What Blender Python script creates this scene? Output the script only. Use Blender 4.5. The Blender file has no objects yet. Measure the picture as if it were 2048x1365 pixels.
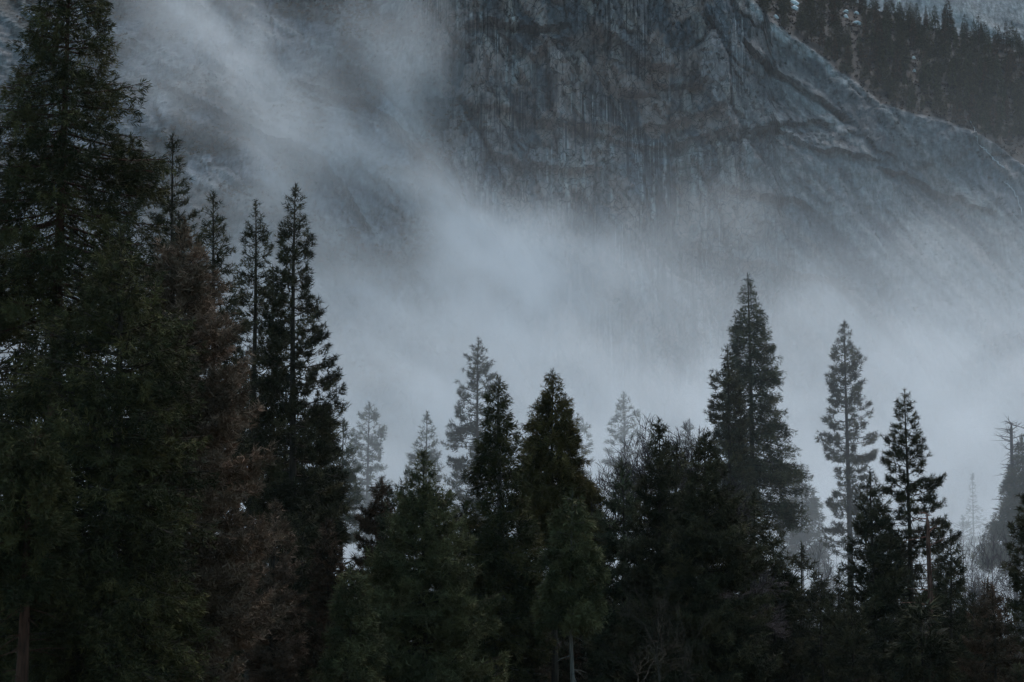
import bpy, math
import numpy as np
from math import radians, tan, cos, sin

S = bpy.context.scene
COL = S.collection

# ------------------------------------------------------------------ camera, light, exposure
F, TILT, CAMZ = 2590.0, radians(8.7), 1.7          # focal length in picture widths of 1024, tilt, eye height
cd = bpy.data.cameras.new('camera')
cd.sensor_width = 36.0
cd.lens = 36.0 * F / 1024.0
cd.clip_start, cd.clip_end = 1.0, 20000.0
camo = bpy.data.objects.new('camera', cd)
COL.objects.link(camo)
camo.location = (0, 0, CAMZ)
camo.rotation_euler = (radians(90) + TILT, 0, 0)
S.camera = camo

SUN_EL, SUN_AZ = radians(60), radians(25)         # azimuth measured from +Y towards +X
w = bpy.data.worlds.new('World')
S.world = w
w.use_nodes = True
wn = w.node_tree
for n in list(wn.nodes):
    wn.nodes.remove(n)
sky = wn.nodes.new('ShaderNodeTexSky')
sky.sky_type = 'NISHITA'
sky.sun_disc = False
sky.sun_elevation = SUN_EL
sky.sun_rotation = SUN_AZ
sky.air_density = 1.0
sky.dust_density = 2.0
sky.ozone_density = 1.0
bg = wn.nodes.new('ShaderNodeBackground')
bg.inputs['Strength'].default_value = 0.12
wo = wn.nodes.new('ShaderNodeOutputWorld')
hs = wn.nodes.new('ShaderNodeHueSaturation')               # overcast: the blue is mostly greyed out
hs.inputs['Saturation'].default_value = 1.15
hs.inputs['Hue'].default_value = .464
wn.links.new(sky.outputs[0], hs.inputs['Color']); wn.links.new(hs.outputs[0], bg.inputs[0])
wn.links.new(bg.outputs[0], wo.inputs[0])

sl = bpy.data.lights.new('sun', 'SUN')
sl.energy = 1.3
sl.angle = radians(22)
sl.color = (1.0, 0.97, 0.92)
so = bpy.data.objects.new('sun', sl)
COL.objects.link(so)
# lamp points along its -Z; aim it away from the sun direction
sd = np.array([sin(SUN_AZ) * cos(SUN_EL), cos(SUN_AZ) * cos(SUN_EL), sin(SUN_EL)])
so.rotation_euler = (radians(90) - SUN_EL, 0, math.atan2(sd[0], -sd[1]))

S.view_settings.view_transform = 'Standard'
S.view_settings.look = 'None'
S.view_settings.gamma = 1.0
S.view_settings.use_curve_mapping = False
S.view_settings.exposure = 0.62
S.render.engine = 'CYCLES'
cy = S.cycles
cy.use_denoising = True
cy.denoiser = 'OPENIMAGEDENOISE'
cy.use_adaptive_sampling = True
cy.adaptive_threshold = 0.02
cy.max_bounces = 6
cy.diffuse_bounces = 2
cy.glossy_bounces = 1
cy.transmission_bounces = 2
cy.transparent_max_bounces = 4
cy.volume_bounces = 4
cy.volume_step_rate = 1.5
cy.volume_max_steps = 26

# ------------------------------------------------------------------ helpers
def ray(px, py, D):
    """World point at distance D (along Y) seen at photo pixel (px, py) of the 2048-wide photograph."""
    u, v = (px / 2 - 512) / F, (341 - py / 2) / F
    dy = cos(TILT) - v * sin(TILT)
    dz = sin(TILT) + v * cos(TILT)
    return np.array([u * D / dy, D, CAMZ + dz * D / dy])

def zpix(py, D): return ray(1024, py, D)[2]

_T = np.random.default_rng(11).random((512, 512))
def vn(x, y, seed=0):
    x = np.asarray(x, float) + seed * 37.17; y = np.asarray(y, float) + seed * 91.73
    ix, iy = np.floor(x).astype(int), np.floor(y).astype(int)
    fx, fy = x - ix, y - iy
    fx = fx * fx * fx * (fx * (fx * 6 - 15) + 10); fy = fy * fy * fy * (fy * (fy * 6 - 15) + 10)
    a = _T[ix & 511, iy & 511]; b = _T[(ix + 1) & 511, iy & 511]
    c = _T[ix & 511, (iy + 1) & 511]; d = _T[(ix + 1) & 511, (iy + 1) & 511]
    return (a * (1 - fx) + b * fx) * (1 - fy) + (c * (1 - fx) + d * fx) * fy
def fbm(x, y, o=4, seed=0, gain=0.5):
    s, a, t = 0, 1.0, 0
    for k in range(o):
        s = s + a * vn(x * 2 ** k, y * 2 ** k, seed + k * 3); t += a; a *= gain
    return s / t
def sm(a, b, x):
    t = np.clip((np.asarray(x, float) - a) / (b - a), 0, 1)
    return t * t * (3 - 2 * t)
def voronoi(x, y, seed):
    """Random cell value, cell tilt coordinates and edge distance."""
    ix, iy = np.floor(x).astype(int), np.floor(y).astype(int)
    f1 = np.full(x.shape, 9.0); f2 = np.full(x.shape, 9.0); idv = np.zeros(x.shape); dx1 = np.zeros(x.shape); dy1 = np.zeros(x.shape)
    for a in (-1, 0, 1):
        for b in (-1, 0, 1):
            cx, cy_ = ix + a, iy + b
            jx = _T[(cx + seed * 13) & 511, (cy_ + seed * 7) & 511]; jy = _T[(cx + seed * 5 + 99) & 511, (cy_ + seed * 3 + 55) & 511]
            ddx, ddy = x - cx - jx, y - cy_ - jy
            d = np.abs(ddx) * .7 + np.hypot(ddx, ddy) * .5
            new = d < f1
            f2 = np.where(new, f1, np.minimum(f2, d))
            idv = np.where(new, _T[(cx + seed * 31 + 7) & 511, (cy_ + seed * 17 + 3) & 511], idv)
            dx1 = np.where(new, ddx, dx1); dy1 = np.where(new, ddy, dy1)
            f1 = np.where(new, d, f1)
    return idv, dx1, dy1, f2 - f1

def put(o, label=None, cat=None, group=None, kind=None):
    if label: o['label'] = label
    if cat: o['category'] = cat
    if group: o['group'] = group
    if kind: o['kind'] = kind
    return o

def mesh_np(name, verts, faces, mat, smooth=False, attrs=None):
    """faces: (n,k) int array or list of such arrays of different k."""
    me = bpy.data.meshes.new(name)
    fl = faces if isinstance(faces, list) else [faces]
    fl = [np.asarray(f, np.int32) for f in fl if len(f)]
    me.vertices.add(len(verts))
    me.vertices.foreach_set('co', np.asarray(verts, np.float32).ravel())
    loops = np.concatenate([f.ravel() for f in fl])
    starts, off = [], 0
    for f in fl:
        n, k = f.shape
        starts.append(off + np.arange(n, dtype=np.int32) * k); off += n * k
    starts = np.concatenate(starts)
    me.loops.add(len(loops)); me.loops.foreach_set('vertex_index', loops)
    me.polygons.add(len(starts)); me.polygons.foreach_set('loop_start', starts)
    if smooth: me.polygons.foreach_set('use_smooth', np.ones(len(starts), bool))
    else: me.polygons.foreach_set('use_smooth', np.zeros(len(starts), bool))
    for an, (ty, data) in (attrs or {}).items():
        at = me.attributes.new(an, ty, 'POINT')
        at.data.foreach_set('color' if ty == 'FLOAT_COLOR' else 'value', np.asarray(data, np.float32).ravel())
    me.update(calc_edges=True)
    if mat: me.materials.append(mat)
    return me

def link(name, me, parent=None):
    o = bpy.data.objects.new(name, me)
    COL.objects.link(o)
    if parent: o.parent = parent
    return o

# ------------------------------------------------------------------ materials
def newmat(name):
    m = bpy.data.materials.new(name); m.use_nodes = True
    nt = m.node_tree
    b = nt.nodes['Principled BSDF']
    b.inputs['Roughness'].default_value = 0.85
    b.inputs['Specular IOR Level'].default_value = 0.04
    return m, nt, b
def foliage_mat(name, c0, c1, c2):
    m, nt, b = newmat(name)
    at = nt.nodes.new('ShaderNodeAttribute'); at.attribute_name = 'tint'
    cr = nt.nodes.new('ShaderNodeValToRGB')
    e = cr.color_ramp.elements
    e[0].position = 0.0; e[0].color = (*c0, 1)
    e[1].position = 1.0; e[1].color = (*c2, 1)
    k = e.new(0.5); k.color = (*c1, 1)
    nt.links.new(at.outputs['Fac'], cr.inputs[0]); nt.links.new(cr.outputs[0], b.inputs['Base Color'])
    b.inputs['Roughness'].default_value = 0.7
    return m
def bark_mat(name, c0, c1):
    m, nt, b = newmat(name)
    tc = nt.nodes.new('ShaderNodeTexCoord'); mp = nt.nodes.new('ShaderNodeMapping')
    mp.inputs['Scale'].default_value = (6, 6, 0.9)
    nz = nt.nodes.new('ShaderNodeTexNoise'); nz.inputs['Scale'].default_value = 1.0; nz.inputs['Detail'].default_value = 4
    cr = nt.nodes.new('ShaderNodeValToRGB')
    cr.color_ramp.elements[0].position = .35; cr.color_ramp.elements[0].color = (*c0, 1)
    cr.color_ramp.elements[1].position = .65; cr.color_ramp.elements[1].color = (*c1, 1)
    nt.links.new(tc.outputs['Object'], mp.inputs[0]); nt.links.new(mp.outputs[0], nz.inputs['Vector'])
    nt.links.new(nz.outputs[0], cr.inputs[0]); nt.links.new(cr.outputs[0], b.inputs['Base Color'])
    bp = nt.nodes.new('ShaderNodeBump'); bp.inputs['Strength'].default_value = .6; bp.inputs['Distance'].default_value = .08
    nt.links.new(nz.outputs[0], bp.inputs['Height']); nt.links.new(bp.outputs[0], b.inputs['Normal'])
    return m
FOL = {
    'pine':   foliage_mat('pine_needles', (0.028, 0.028, 0.017), (0.058, 0.052, 0.030), (0.110, 0.093, 0.050)),
    'cedar':  foliage_mat('cedar_sprays', (0.028, 0.030, 0.015), (0.062, 0.058, 0.026), (0.120, 0.102, 0.042)),
    'olive':  foliage_mat('olive_cedar_sprays', (0.045, 0.037, 0.015), (0.100, 0.078, 0.030), (0.155, 0.116, 0.042)),
    'brown':  foliage_mat('browning_needles', (0.095, 0.065, 0.045), (0.180, 0.121, 0.084), (0.250, 0.163, 0.118)),
    'rust':   foliage_mat('rusty_needles', (0.044, 0.032, 0.020), (0.088, 0.058, 0.038), (0.140, 0.078, 0.052)),
    'pale':   foliage_mat('pale_green_needles', (0.050, 0.052, 0.026), (0.100, 0.097, 0.048), (0.150, 0.138, 0.066)),
    'heath':  foliage_mat('dark_heath', (0.018, 0.014, 0.013), (0.034, 0.026, 0.024), (0.052, 0.039, 0.036)),
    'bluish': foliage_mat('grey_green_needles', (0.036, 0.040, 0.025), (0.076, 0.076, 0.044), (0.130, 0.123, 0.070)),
}
BARK = bark_mat('grey_brown_bark', (.030, .024, .020), (.075, .058, .046))
BARK_RED = bark_mat('red_brown_bark', (.036, .019, .014), (.100, .048, .034))
BARK_OAK = bark_mat('bare_oak_bark', (.040, .032, .034), (.095, .074, .076))
BARK_PALE = bark_mat('pale_bark', (.07, .06, .052), (.17, .15, .135))
BARK_SNAG = bark_mat('snag_wood', (.06, .034, .026), (.20, .10, .075))

def rock_mat(name, bump=1.0, contrast=(.50, 1.50), streaks=False):
    m, nt, b = newmat(name)
    at = nt.nodes.new('ShaderNodeAttribute'); at.attribute_name = 'albedo'
    tc = nt.nodes.new('ShaderNodeTexCoord')
    mp = nt.nodes.new('ShaderNodeMapping'); mp.inputs['Scale'].default_value = (.40, .12, .14)
    n1 = nt.nodes.new('ShaderNodeTexNoise'); n1.inputs['Scale'].default_value = 1; n1.inputs['Detail'].default_value = 6; n1.inputs['Roughness'].default_value = .62
    n2 = nt.nodes.new('ShaderNodeTexNoise'); n2.inputs['Scale'].default_value = .22; n2.inputs['Detail'].default_value = 7; n2.inputs['Roughness'].default_value = .65
    mr = nt.nodes.new('ShaderNodeMapRange'); mr.inputs[1].default_value = .3; mr.inputs[2].default_value = .7; mr.inputs[3].default_value = contrast[0]; mr.inputs[4].default_value = contrast[1]
    mr2 = nt.nodes.new('ShaderNodeMapRange'); mr2.inputs[1].default_value = .3; mr2.inputs[2].default_value = .7; mr2.inputs[3].default_value = .75; mr2.inputs[4].default_value = 1.2
    mu = nt.nodes.new('ShaderNodeMath'); mu.operation = 'MULTIPLY'
    vm = nt.nodes.new('ShaderNodeVectorMath'); vm.operation = 'SCALE'
    L = nt.links.new
    L(tc.outputs['Object'], mp.inputs[0]); L(mp.outputs[0], n1.inputs['Vector']); L(tc.outputs['Object'], n2.inputs['Vector'])
    L(n1.outputs[0], mr.inputs[0]); L(n2.outputs[0], mr2.inputs[0]); L(mr.outputs[0], mu.inputs[0]); L(mr2.outputs[0], mu.inputs[1])
    L(at.outputs['Color'], vm.inputs[0]); L(mu.outputs[0], vm.inputs['Scale'])
    col = vm.outputs[0]
    def N(t, **kw):
        n = nt.nodes.new(t)
        for k, v in kw.items(): setattr(n, k, v)
        return n
    def mix(a, c, f):
        n = N('ShaderNodeMix', data_type='RGBA'); L(f, n.inputs[0]); L(a, n.inputs[6]); n.inputs[7].default_value = (*c, 1)
        return n.outputs[2]
    def ramp(x, a, c, out=1.0):
        n = N('ShaderNodeMapRange', interpolation_type='SMOOTHSTEP'); L(x, n.inputs[0])
        n.inputs[1].default_value = a; n.inputs[2].default_value = c; n.inputs[3].default_value = 0; n.inputs[4].default_value = out
        return n.outputs[0]
    def times(a, c):
        n = N('ShaderNodeMath', operation='MULTIPLY'); L(a, n.inputs[0]); L(c, n.inputs[1]); return n.outputs[0]
    def scaled(v):
        n = N('ShaderNodeMapping'); n.inputs['Scale'].default_value = v; L(tc.outputs['Object'], n.inputs[0]); return n.outputs[0]
    def noise(v, d=3):
        n = N('ShaderNodeTexNoise'); n.inputs['Scale'].default_value = 1; n.inputs['Detail'].default_value = d; L(scaled(v), n.inputs['Vector']); return n
    if streaks:
        sat_ = N('ShaderNodeAttribute'); sat_.attribute_name = 'steep'; steep = sat_.outputs['Fac']
        zn = noise((.022, .01, .020), 3)
        col = mix(col, (.020, .024, .030), times(ramp(noise((.75, .02, .010), 2).outputs[0], .54, .60, .8), times(steep, ramp(zn.outputs[0], .48, .58))))
        zn2 = noise((.030, .012, .026), 3)
        col = mix(col, (.40, .40, .41), times(ramp(noise((1.05, .02, .014), 2).outputs[0], .58, .64, .75), times(steep, ramp(zn2.outputs[0], .52, .60))))
        zn3 = noise((.040, .012, .034), 4)
        col = mix(col, (.36, .27, .245), times(steep, ramp(zn3.outputs[0], .55, .61, .65)))
        wn_ = noise((.10, .10, .07), 4)
        for sc, wd in (((.075, .05, .050), .022), ((.21, .10, .15), .035)):
            av = N('ShaderNodeVectorMath', operation='MULTIPLY_ADD')
            L(wn_.outputs['Color'], av.inputs[0]); av.inputs[1].default_value = (1.1, .2, 1.1); L(scaled(sc), av.inputs[2])
            vo = N('ShaderNodeTexVoronoi', feature='DISTANCE_TO_EDGE'); vo.inputs['Scale'].default_value = 1.0; L(av.outputs[0], vo.inputs['Vector'])
            inv = ramp(vo.outputs['Distance'], wd, 0.004, .8)
            ms = N('ShaderNodeMath', operation='MULTIPLY_ADD'); L(steep, ms.inputs[0]); ms.inputs[1].default_value = .82; ms.inputs[2].default_value = .18
            col = mix(col, (.018, .020, .024), times(inv, ms.outputs[0]))
    L(col, b.inputs['Base Color'])
    bp = nt.nodes.new('ShaderNodeBump'); bp.inputs['Strength'].default_value = .8 * bump; bp.inputs['Distance'].default_value = 2.0
    L(n2.outputs[0], bp.inputs['Height']); L(bp.outputs[0], b.inputs['Normal'])
    b.inputs['Roughness'].default_value = .8
    b.inputs['Specular IOR Level'].default_value = .10
    return m
ROCK = rock_mat('weathered_granite', streaks=True)
SLAB = rock_mat('dome_granite')
SOIL = rock_mat('forest_floor_soil')

# ------------------------------------------------------------------ ground
gx = np.linspace(-3000, 3000, 61); gy = np.linspace(-3000, 3000, 61)
GX, GY = np.meshgrid(gx, gy)
GZ = (fbm(GX / 400, GY / 400, 3, 5) - .5) * 1.2 * (np.hypot(GX, GY - 150) > 350)
iv = np.arange(61 * 61).reshape(61, 61)
q = np.stack([iv[:-1, :-1], iv[:-1, 1:], iv[1:, 1:], iv[1:, :-1]], -1).reshape(-1, 4)
gm, gnt, gb = newmat('meadow_ground')
nz = gnt.nodes.new('ShaderNodeTexNoise'); nz.inputs['Scale'].default_value = 60
cr = gnt.nodes.new('ShaderNodeValToRGB')
cr.color_ramp.elements[0].color = (.030, .028, .018, 1); cr.color_ramp.elements[1].color = (.075, .065, .040, 1)
gtc = gnt.nodes.new('ShaderNodeTexCoord')
gnt.links.new(gtc.outputs['Generated'], nz.inputs['Vector']); gnt.links.new(nz.outputs[0], cr.inputs[0]); gnt.links.new(cr.outputs[0], gb.inputs['Base Color'])
put(link('ground', mesh_np('ground', np.stack([GX, GY, GZ], -1).reshape(-1, 3), q, gm)), kind='structure')

# ------------------------------------------------------------------ cliff and the forested shelf above its crest
def axis(parts):
    out = []
    for a, b, d in parts:
        n = max(1, int(round((b - a) / d))); out.append(np.linspace(a, b, n, endpoint=False))
    out.append([parts[-1][1]]); return np.concatenate(out)
NOM = 1500.0
def pxof(x): return 1024 + x / NOM * F * 2
def pyof(z):
    e = np.arctan2(z - CAMZ, NOM) - TILT
    return 2 * (341 - F * np.tan(e))
CR_X = np.array([1340, 1440, 1480, 1560, 1640, 1720, 1760, 1850, 1960, 2048, 2140, 2600])
CR_Y = np.array([-200, -40, 10, 70, 112, 168, 208, 236, 275, 335, 380, 520])
RG_X = np.array([1340, 1400, 1480, 1560, 1640, 1720, 1780, 1860, 1930, 2048, 2140, 2600])
RG_Y = np.array([-330, -300, -120, -60, -20, 10, 36, 58, 80, 104, 120, 260])

xs = axis([(-900, -340, 9), (-340, -200, 2.4), (-200, 375, 1.2), (375, 900, 9)])
PX1 = pxof(xs)
ztop_free = np.full(xs.shape, 590.0)
crest_y = lambda z: 1500 + .55 * (z - 330) - .08 * (xs - 150)
def zsolve(py, base_z=None):
    z = np.full(xs.shape, 380.0); e = TILT + np.arctan((341 - py / 2) / F)
    for _ in range(12):
        D_ = crest_y(z if base_z is None else base_z) + (0 if base_z is None else 1.70 * np.maximum(0, z - base_z))
        z = CAMZ + D_ * np.tan(e)
    return z
def at_depth(vx, vy):                                            # crest points are given as seen, at their own depth
    py = np.interp(PX1, vx, vy)
    for _ in range(4):
        z = zsolve(py); py = np.interp(1024 + 2 * F * xs / (crest_y(z) * 1.03), vx, vy)
    return py
ZC = zsolve(at_depth(CR_X, CR_Y))
def ridge_z():
    py = np.interp(PX1, RG_X, RG_Y)
    for _ in range(4):
        z = zsolve(py, ZC); D_ = crest_y(ZC) + 1.70 * np.maximum(0, z - ZC)
        py = np.interp(1024 + 2 * F * xs / (D_ * 1.03), RG_X, RG_Y)
    return z
zr = ridge_z()
wr = sm(1330, 1500, PX1)
ztop = ztop_free * (1 - wr) + np.minimum(zr, 590) * wr
ztop += (fbm(xs / 40, xs * 0, 3, 4) - .5) * 10 * wr
ts = axis([(0, .24, .02), (.24, 1.0, .0026)])
X, TT = np.meshgrid(xs, ts)
Z = TT * ztop[None, :]
PX, PY = pxof(X), pyof(Z)
ZC = ZC + (fbm(xs / 18, xs * 0 + 3, 4, 8) - .5) * 9
above = np.maximum(0, Z - ZC[None, :]) * sm(1400, 1470, PX)

wL = sm(1010, 800, PX + (PY - 250) * -.25)                      # left ramp
wRs = sm(1400, 1680, PX)                                        # right slabs
wall = np.clip(1 - wL - wRs, 0, 1)
Yw = 1500 + .11 * (Z - 300)
Yl = 1500 + .80 * (Z - 335) + .10 * (X + 60) + 24 * (fbm(X / 90, Z / 90, 3, 21) - .5) * 2
Yr = 1500 + .55 * (Z - 330) - .08 * (X - 150) + 14 * (fbm(X / 80, Z / 80, 3, 22) - .5) * 2
Y = Yw * wall + Yl * wL + Yr * wRs
Y += above * 1.15                                                 # plus the slab's own .55
Y += 60 * sm(130, 0, Z) * -1.6                                   # talus at the foot

# relief (positive = towards the viewer)
sk = X + .28 * Z
wx = sk + 10 * (fbm(X / 30, Z / 30, 3, 31) - .5); wz = Z + 12 * (fbm(X / 34, Z / 34, 3, 32) - .5)
rd = np.zeros_like(X)
v1, a1, b1, e1 = voronoi(wx / 26, wz / 42, 1)
v2, a2, b2, e2 = voronoi(wx / 9, wz / 15, 2)
v3, a3, b3, e3 = voronoi(wx / 3.6, wz / 5.0, 3)
rough = 1.0 * wall + .62 * wL + .50 * wRs
band = np.exp(-((PY - (268 + .02 * (PX - 1500))) / 26) ** 2) * sm(1380, 1450, PX) * sm(1740, 1660, PX)    # blocky band
rd += rough * ((v1 - .5) * 7.5 + a1 * (v2 - .5) * 3 - 1.8 * sm(.08, 0, e1))
rd += (rough + band) * ((v2 - .5) * 3.0 - 1.5 * sm(.10, 0, e2))
rd += (rough * .6 + 1.4 * band) * ((v3 - .5) * 1.5 - .9 * sm(.12, 0, e3))
fz = sm(.45, .6, fbm(X / 40, Z / 30, 3, 44))
rd += wall * fz * ((vn(sk / 3.1 - .09 * Z, Z / 60, 41) - .5) * 1.6 + (vn(X / 1.5, Z / 34, 42) - .5) * .8)
rd += (fbm(X / 7, Z / 7, 5, 43, .6) - .5) * 3.6
# diagonal ribs of the left ramp (falling to the right) and slabs of the right side
dl = (X * .62 + Z * .78); dls = (X * .78 - Z * .62)
ribs = 1 - np.abs(2 * fbm(dl / 22 + .25 * vn(dls / 40, dl / 40, 3), dls / 150, 4, 51) - 1)
rd += wL * (ribs ** 3) * 4 + wL * (fbm(dl / 9, dls / 24, 4, 52) - .5) * 5 + wL * (fbm(X / 11, Z / 9, 4, 54) - .5) * 7
dr = (X * .80 + Z * .60); drs = (X * .60 - Z * .80)
ribs2 = 1 - np.abs(2 * fbm(dr / 26, drs / 190, 4, 53) - 1)
rd += wRs * ((ribs2 ** 4) * 2.2 + (fbm(X / 10, Z / 8, 4, 55) - .5) * 3.5) * (above < .1)
# ledges and roofs: set back below the line
roof_shade = np.zeros_like(X)
LEDGES = [([840, 900, 1000, 1110, 1200, 1300, 1400, 1480], [176, 190, 208, 236, 248, 240, 224, 186], 3.5, 28),
          ([1150, 1250, 1340, 1420, 1560, 1700], [262, 268, 285, 262, 236, 232], 3.5, 22),
          ([905, 960, 1040, 1100, 1150], [26, 30, 30, 42, 26], 4, 18),
          ([990, 1030, 1070, 1100, 1140, 1160], [46, 70, 98, 66, 62, 60], 3.5, 26),
          ([1180, 1240, 1300, 1380], [20, 70, 110, 130], 5, 30),
          ([1290, 1330, 1380, 1440], [130, 150, 160, 150], 5, 24),
          ([960, 1050, 1130, 1220], [300, 330, 338, 330], 4, 22),
          ([1540, 1600, 1680, 1740, 1790], [225, 268, 300, 310, 330], 4, 20),
          ([1450, 1520, 1590, 1640], [372, 392, 404, 430], 4, 16),
          ([1760, 1830, 1900, 2000], [330, 345, 400, 440], 4, 18),
          ([1380, 1450, 1520, 1600, 1700], [478, 510, 540, 570, 600], 5, 24),
          ([560, 640, 720, 800, 860, 930], [120, 150, 180, 262, 330, 420], 7, 30),
          ([300, 420, 520, 640, 700, 760], [150, 210, 270, 330, 420, 520], 7, 34),
          ([1500, 1560, 1640, 1700, 1740], [40, 100, 158, 200, 240], 5, 14)]
for lx, ly, amp, ext in LEDGES:
    ln = np.interp(PX, lx, ly) + (fbm(X / 9, X * 0, 3, int(ly[0]) + 60) - .5) * 26
    inx = sm(lx[0] - 10, lx[0] + 30, PX) * sm(lx[-1] + 10, lx[-1] - 30, PX)
    d = PY - ln
    rd -= amp * inx * sm(-1, 5, d) * sm(ext * 1.7, ext * .5, d)
    rd += amp * .45 * inx * sm(-26, -4, d) * sm(2, -2, d)
    roof_shade = np.maximum(roof_shade, inx * sm(0, 6, d) * sm(ext * 2.2, ext * .3, d) * min(1, amp / 7))  # mask below each ledge, deeper roofs stronger: painted shade and some scrub
# broad recess (shaded bowl) under the middle ledge and a big vertical corner
rd -= 10 * np.exp(-((PX - 1260) / 130) ** 2) * np.exp(-((PY - 190) / 90) ** 2)
rd -= 9 * np.exp(-((PX - 1372) / 22) ** 2) * sm(150, 260, PY) * sm(520, 430, PY)
rd -= 6 * np.exp(-((PX - 905) / 20) ** 2) * sm(220, 120, PY)
rd *= np.where(above > 1, .35, 1.0)
Y = Y - rd * (1 + .3 * wall)

# rock colour (pigment: patina, water stains, lichen, fresh pale breaks; plus painted shade under the roofs)
def mixc(a, c, k): return a * (1 - k[..., None]) + np.array(c) * k[..., None]
alb = np.ones(X.shape + (3,)) * np.array((.108, .121, .140))
n_lo = fbm(X / 45, Z / 60, 4, 71)
alb = mixc(alb, (.165, .158, .156), sm(.48, .66, n_lo) * .7)
tan_ = sm(.50, .64, fbm(wx / 16, wz / 26, 4, 72)) * np.clip(wall + .8 * band + .25 * wRs, 0, 1)
alb = mixc(alb, (.31, .235, .215), tan_ * .7)
alb = mixc(alb, (.25, .195, .18), sm(.56, .7, v1) * wall * .5)
alb = alb * (.72 + .56 * v1)[..., None] ** (rough[..., None] * .9) * (.80 + .40 * v2)[..., None] ** rough[..., None]
alb = mixc(alb, (.36, .30, .26), sm(.80, .9, v2) * np.clip(wall * .8 + band, 0, 1) * .6)
sx_ = X + 1.5 * (vn(X / 7, Z / 16, 6) - .5)
st = vn(sx_ / 2.3 + .5 * vn(X / 30, Z / 40, 5), Z / 110, 73) * .6 + vn(sx_ / 1.05, Z / 60, 74) * .4
zone = sm(.42, .62, fbm(X / 38, Z / 34, 3, 75))
alb = mixc(alb, (.022, .027, .034), .75 * sm(.50, .64, st) * np.clip(.12 + zone, 0, 1) * (wall * .95 + wRs * .35 + wL * .25) * .9)
st2 = vn(sx_ / 1.9, Z / 75, 76) * .65 + vn(sx_ / .9, Z / 50, 77) * .35
zone2 = sm(.50, .62, fbm(X / 40, Z / 26, 3, 78)) + np.exp(-((PX - 1270) / 120) ** 2 - ((PY - 350) / 70) ** 2) + .8 * np.exp(-((PX - 1080) / 60) ** 2 - ((PY - 400) / 60) ** 2)
alb = mixc(alb, (.44, .44, .44), sm(.56, .76, st2) * np.clip(zone2, 0, 1) * wall * .7)
alb = mixc(alb, (.036, .042, .050), roof_shade * .24 * (1 - .5 * wL) * (.4 + .9 * fbm(X / 12, Z / 20, 3, 86)))  # overhang shade painted into the rock colour below the ledges
# fracture lines
alb = mixc(alb, (.022, .024, .028), sm(.05, .0, e1) * rough * .55)
alb = mixc(alb, (.026, .028, .032), sm(.08, .0, e2) * np.clip(rough * .45 + band * .8, 0, 1))
# left ramp: scrub-stained, pale clean ribs
alb = mixc(alb, (.060, .056, .052), wL * sm(.44, .60, fbm(X / 26, Z / 22, 4, 81)) * .85)
alb = mixc(alb, (.22, .225, .23), wL * sm(.84, .96, ribs) * .4)
# right slabs: paler with rusty streaks along the fall line
alb = mixc(alb, (.165, .168, .175), wRs * .5)
alb = mixc(alb, (.27, .21, .19), wRs * sm(.5, .66, fbm(dr / 9, drs / 90, 4, 82)) * .6)
alb = mixc(alb, (.065, .070, .078), wRs * sm(.53, .66, fbm(dr / 5, drs / 70, 4, 83)) * .75)
alb = mixc(alb, (.26, .258, .255), wRs * sm(.88, .97, ribs2) * .45)
# clean pale slab along the crest
alb = mixc(alb, (.30, .305, .31), np.exp(-((Z - ZC[None, :] + 4) / 4.5) ** 2) * sm(1420, 1500, PX) * sm(1760, 1700, PX) * sm(.35, .55, fbm(X / 9, Z / 9, 3, 84)))
soil = np.clip(above / 3, 0, 1) * sm(-.2, 2.5, above + 6 * (fbm(X / 5, Z / 5, 3, 87) - .45))
alb = mixc(alb, (.020, .019, .019), soil)
alb = mixc(alb, (.36, .37, .38), soil * np.exp(-((PX - 1520) / 55) ** 2 - ((PY - 12) / 26) ** 2) * .95)
alb = mixc(alb, (.055, .05, .045), sm(150, 90, Z))               # talus and brush at the foot
nz_, nx_ = X.shape
vid = np.arange(nz_ * nx_).reshape(nz_, nx_)
quads = np.stack([vid[:-1, :-1], vid[:-1, 1:], vid[1:, 1:], vid[1:, :-1]], -1)
P3 = np.stack([X, Y, Z], -1).reshape(-1, 3)
A4 = np.concatenate([alb.reshape(-1, 3), np.ones((X.size, 1))], 1)
STEEP = np.clip(wall + .6 * band + .12 * wRs * sm(.5, .6, fbm(X / 20, Z / 20, 3, 88)), 0, 1).reshape(-1)
is_soil = (above[:-1, :-1] > 0.5)
def sub(qs):
    u, inv = np.unique(qs.ravel(), return_inverse=True)
    return u, inv.reshape(-1, 4)
u, qf = sub(quads[~is_soil])
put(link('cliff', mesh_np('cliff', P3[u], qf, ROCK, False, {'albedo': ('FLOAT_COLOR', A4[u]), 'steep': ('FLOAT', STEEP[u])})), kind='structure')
u, qf = sub(quads[is_soil])
put(link('forest_slope', mesh_np('forest_slope', P3[u], qf, SOIL, True, {'albedo': ('FLOAT_COLOR', A4[u])})), kind='structure')

# far granite dome behind the ridge
dx_ = axis([(40, 200, 8), (200, 620, 3.0), (620, 1100, 14)]); dz_ = axis([(0, 420, 30), (420, 640, 2.2), (640, 760, 10)])
DX, DZ = np.meshgrid(dx_, dz_)
DYv = 2150 + .75 * (DZ - 500) + .0006 * (DX - 400) ** 2
ln_ = DX * .45 + DZ * .9; lt_ = DX * .9 - DZ * .45
DYv -= (fbm(ln_ / 14, lt_ / 90, 4, 91) - .5) * 8 + (fbm(DX / 6, DZ / 6, 3, 92) - .5) * 2
da = np.ones(DX.shape + (3,)) * np.array((.27, .265, .27))
da = mixc(da, (.17, .165, .17), sm(.5, .64, fbm(ln_ / 5, lt_ / 60, 4, 93)) * .8)
da = mixc(da, (.36, .33, .32), sm(.56, .7, fbm(ln_ / 22, lt_ / 60, 4, 94)) * .6)
da = mixc(da, (.08, .08, .08), sm(.74, .8, fbm(ln_ / 6, lt_ / 20, 4, 95)))
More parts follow.
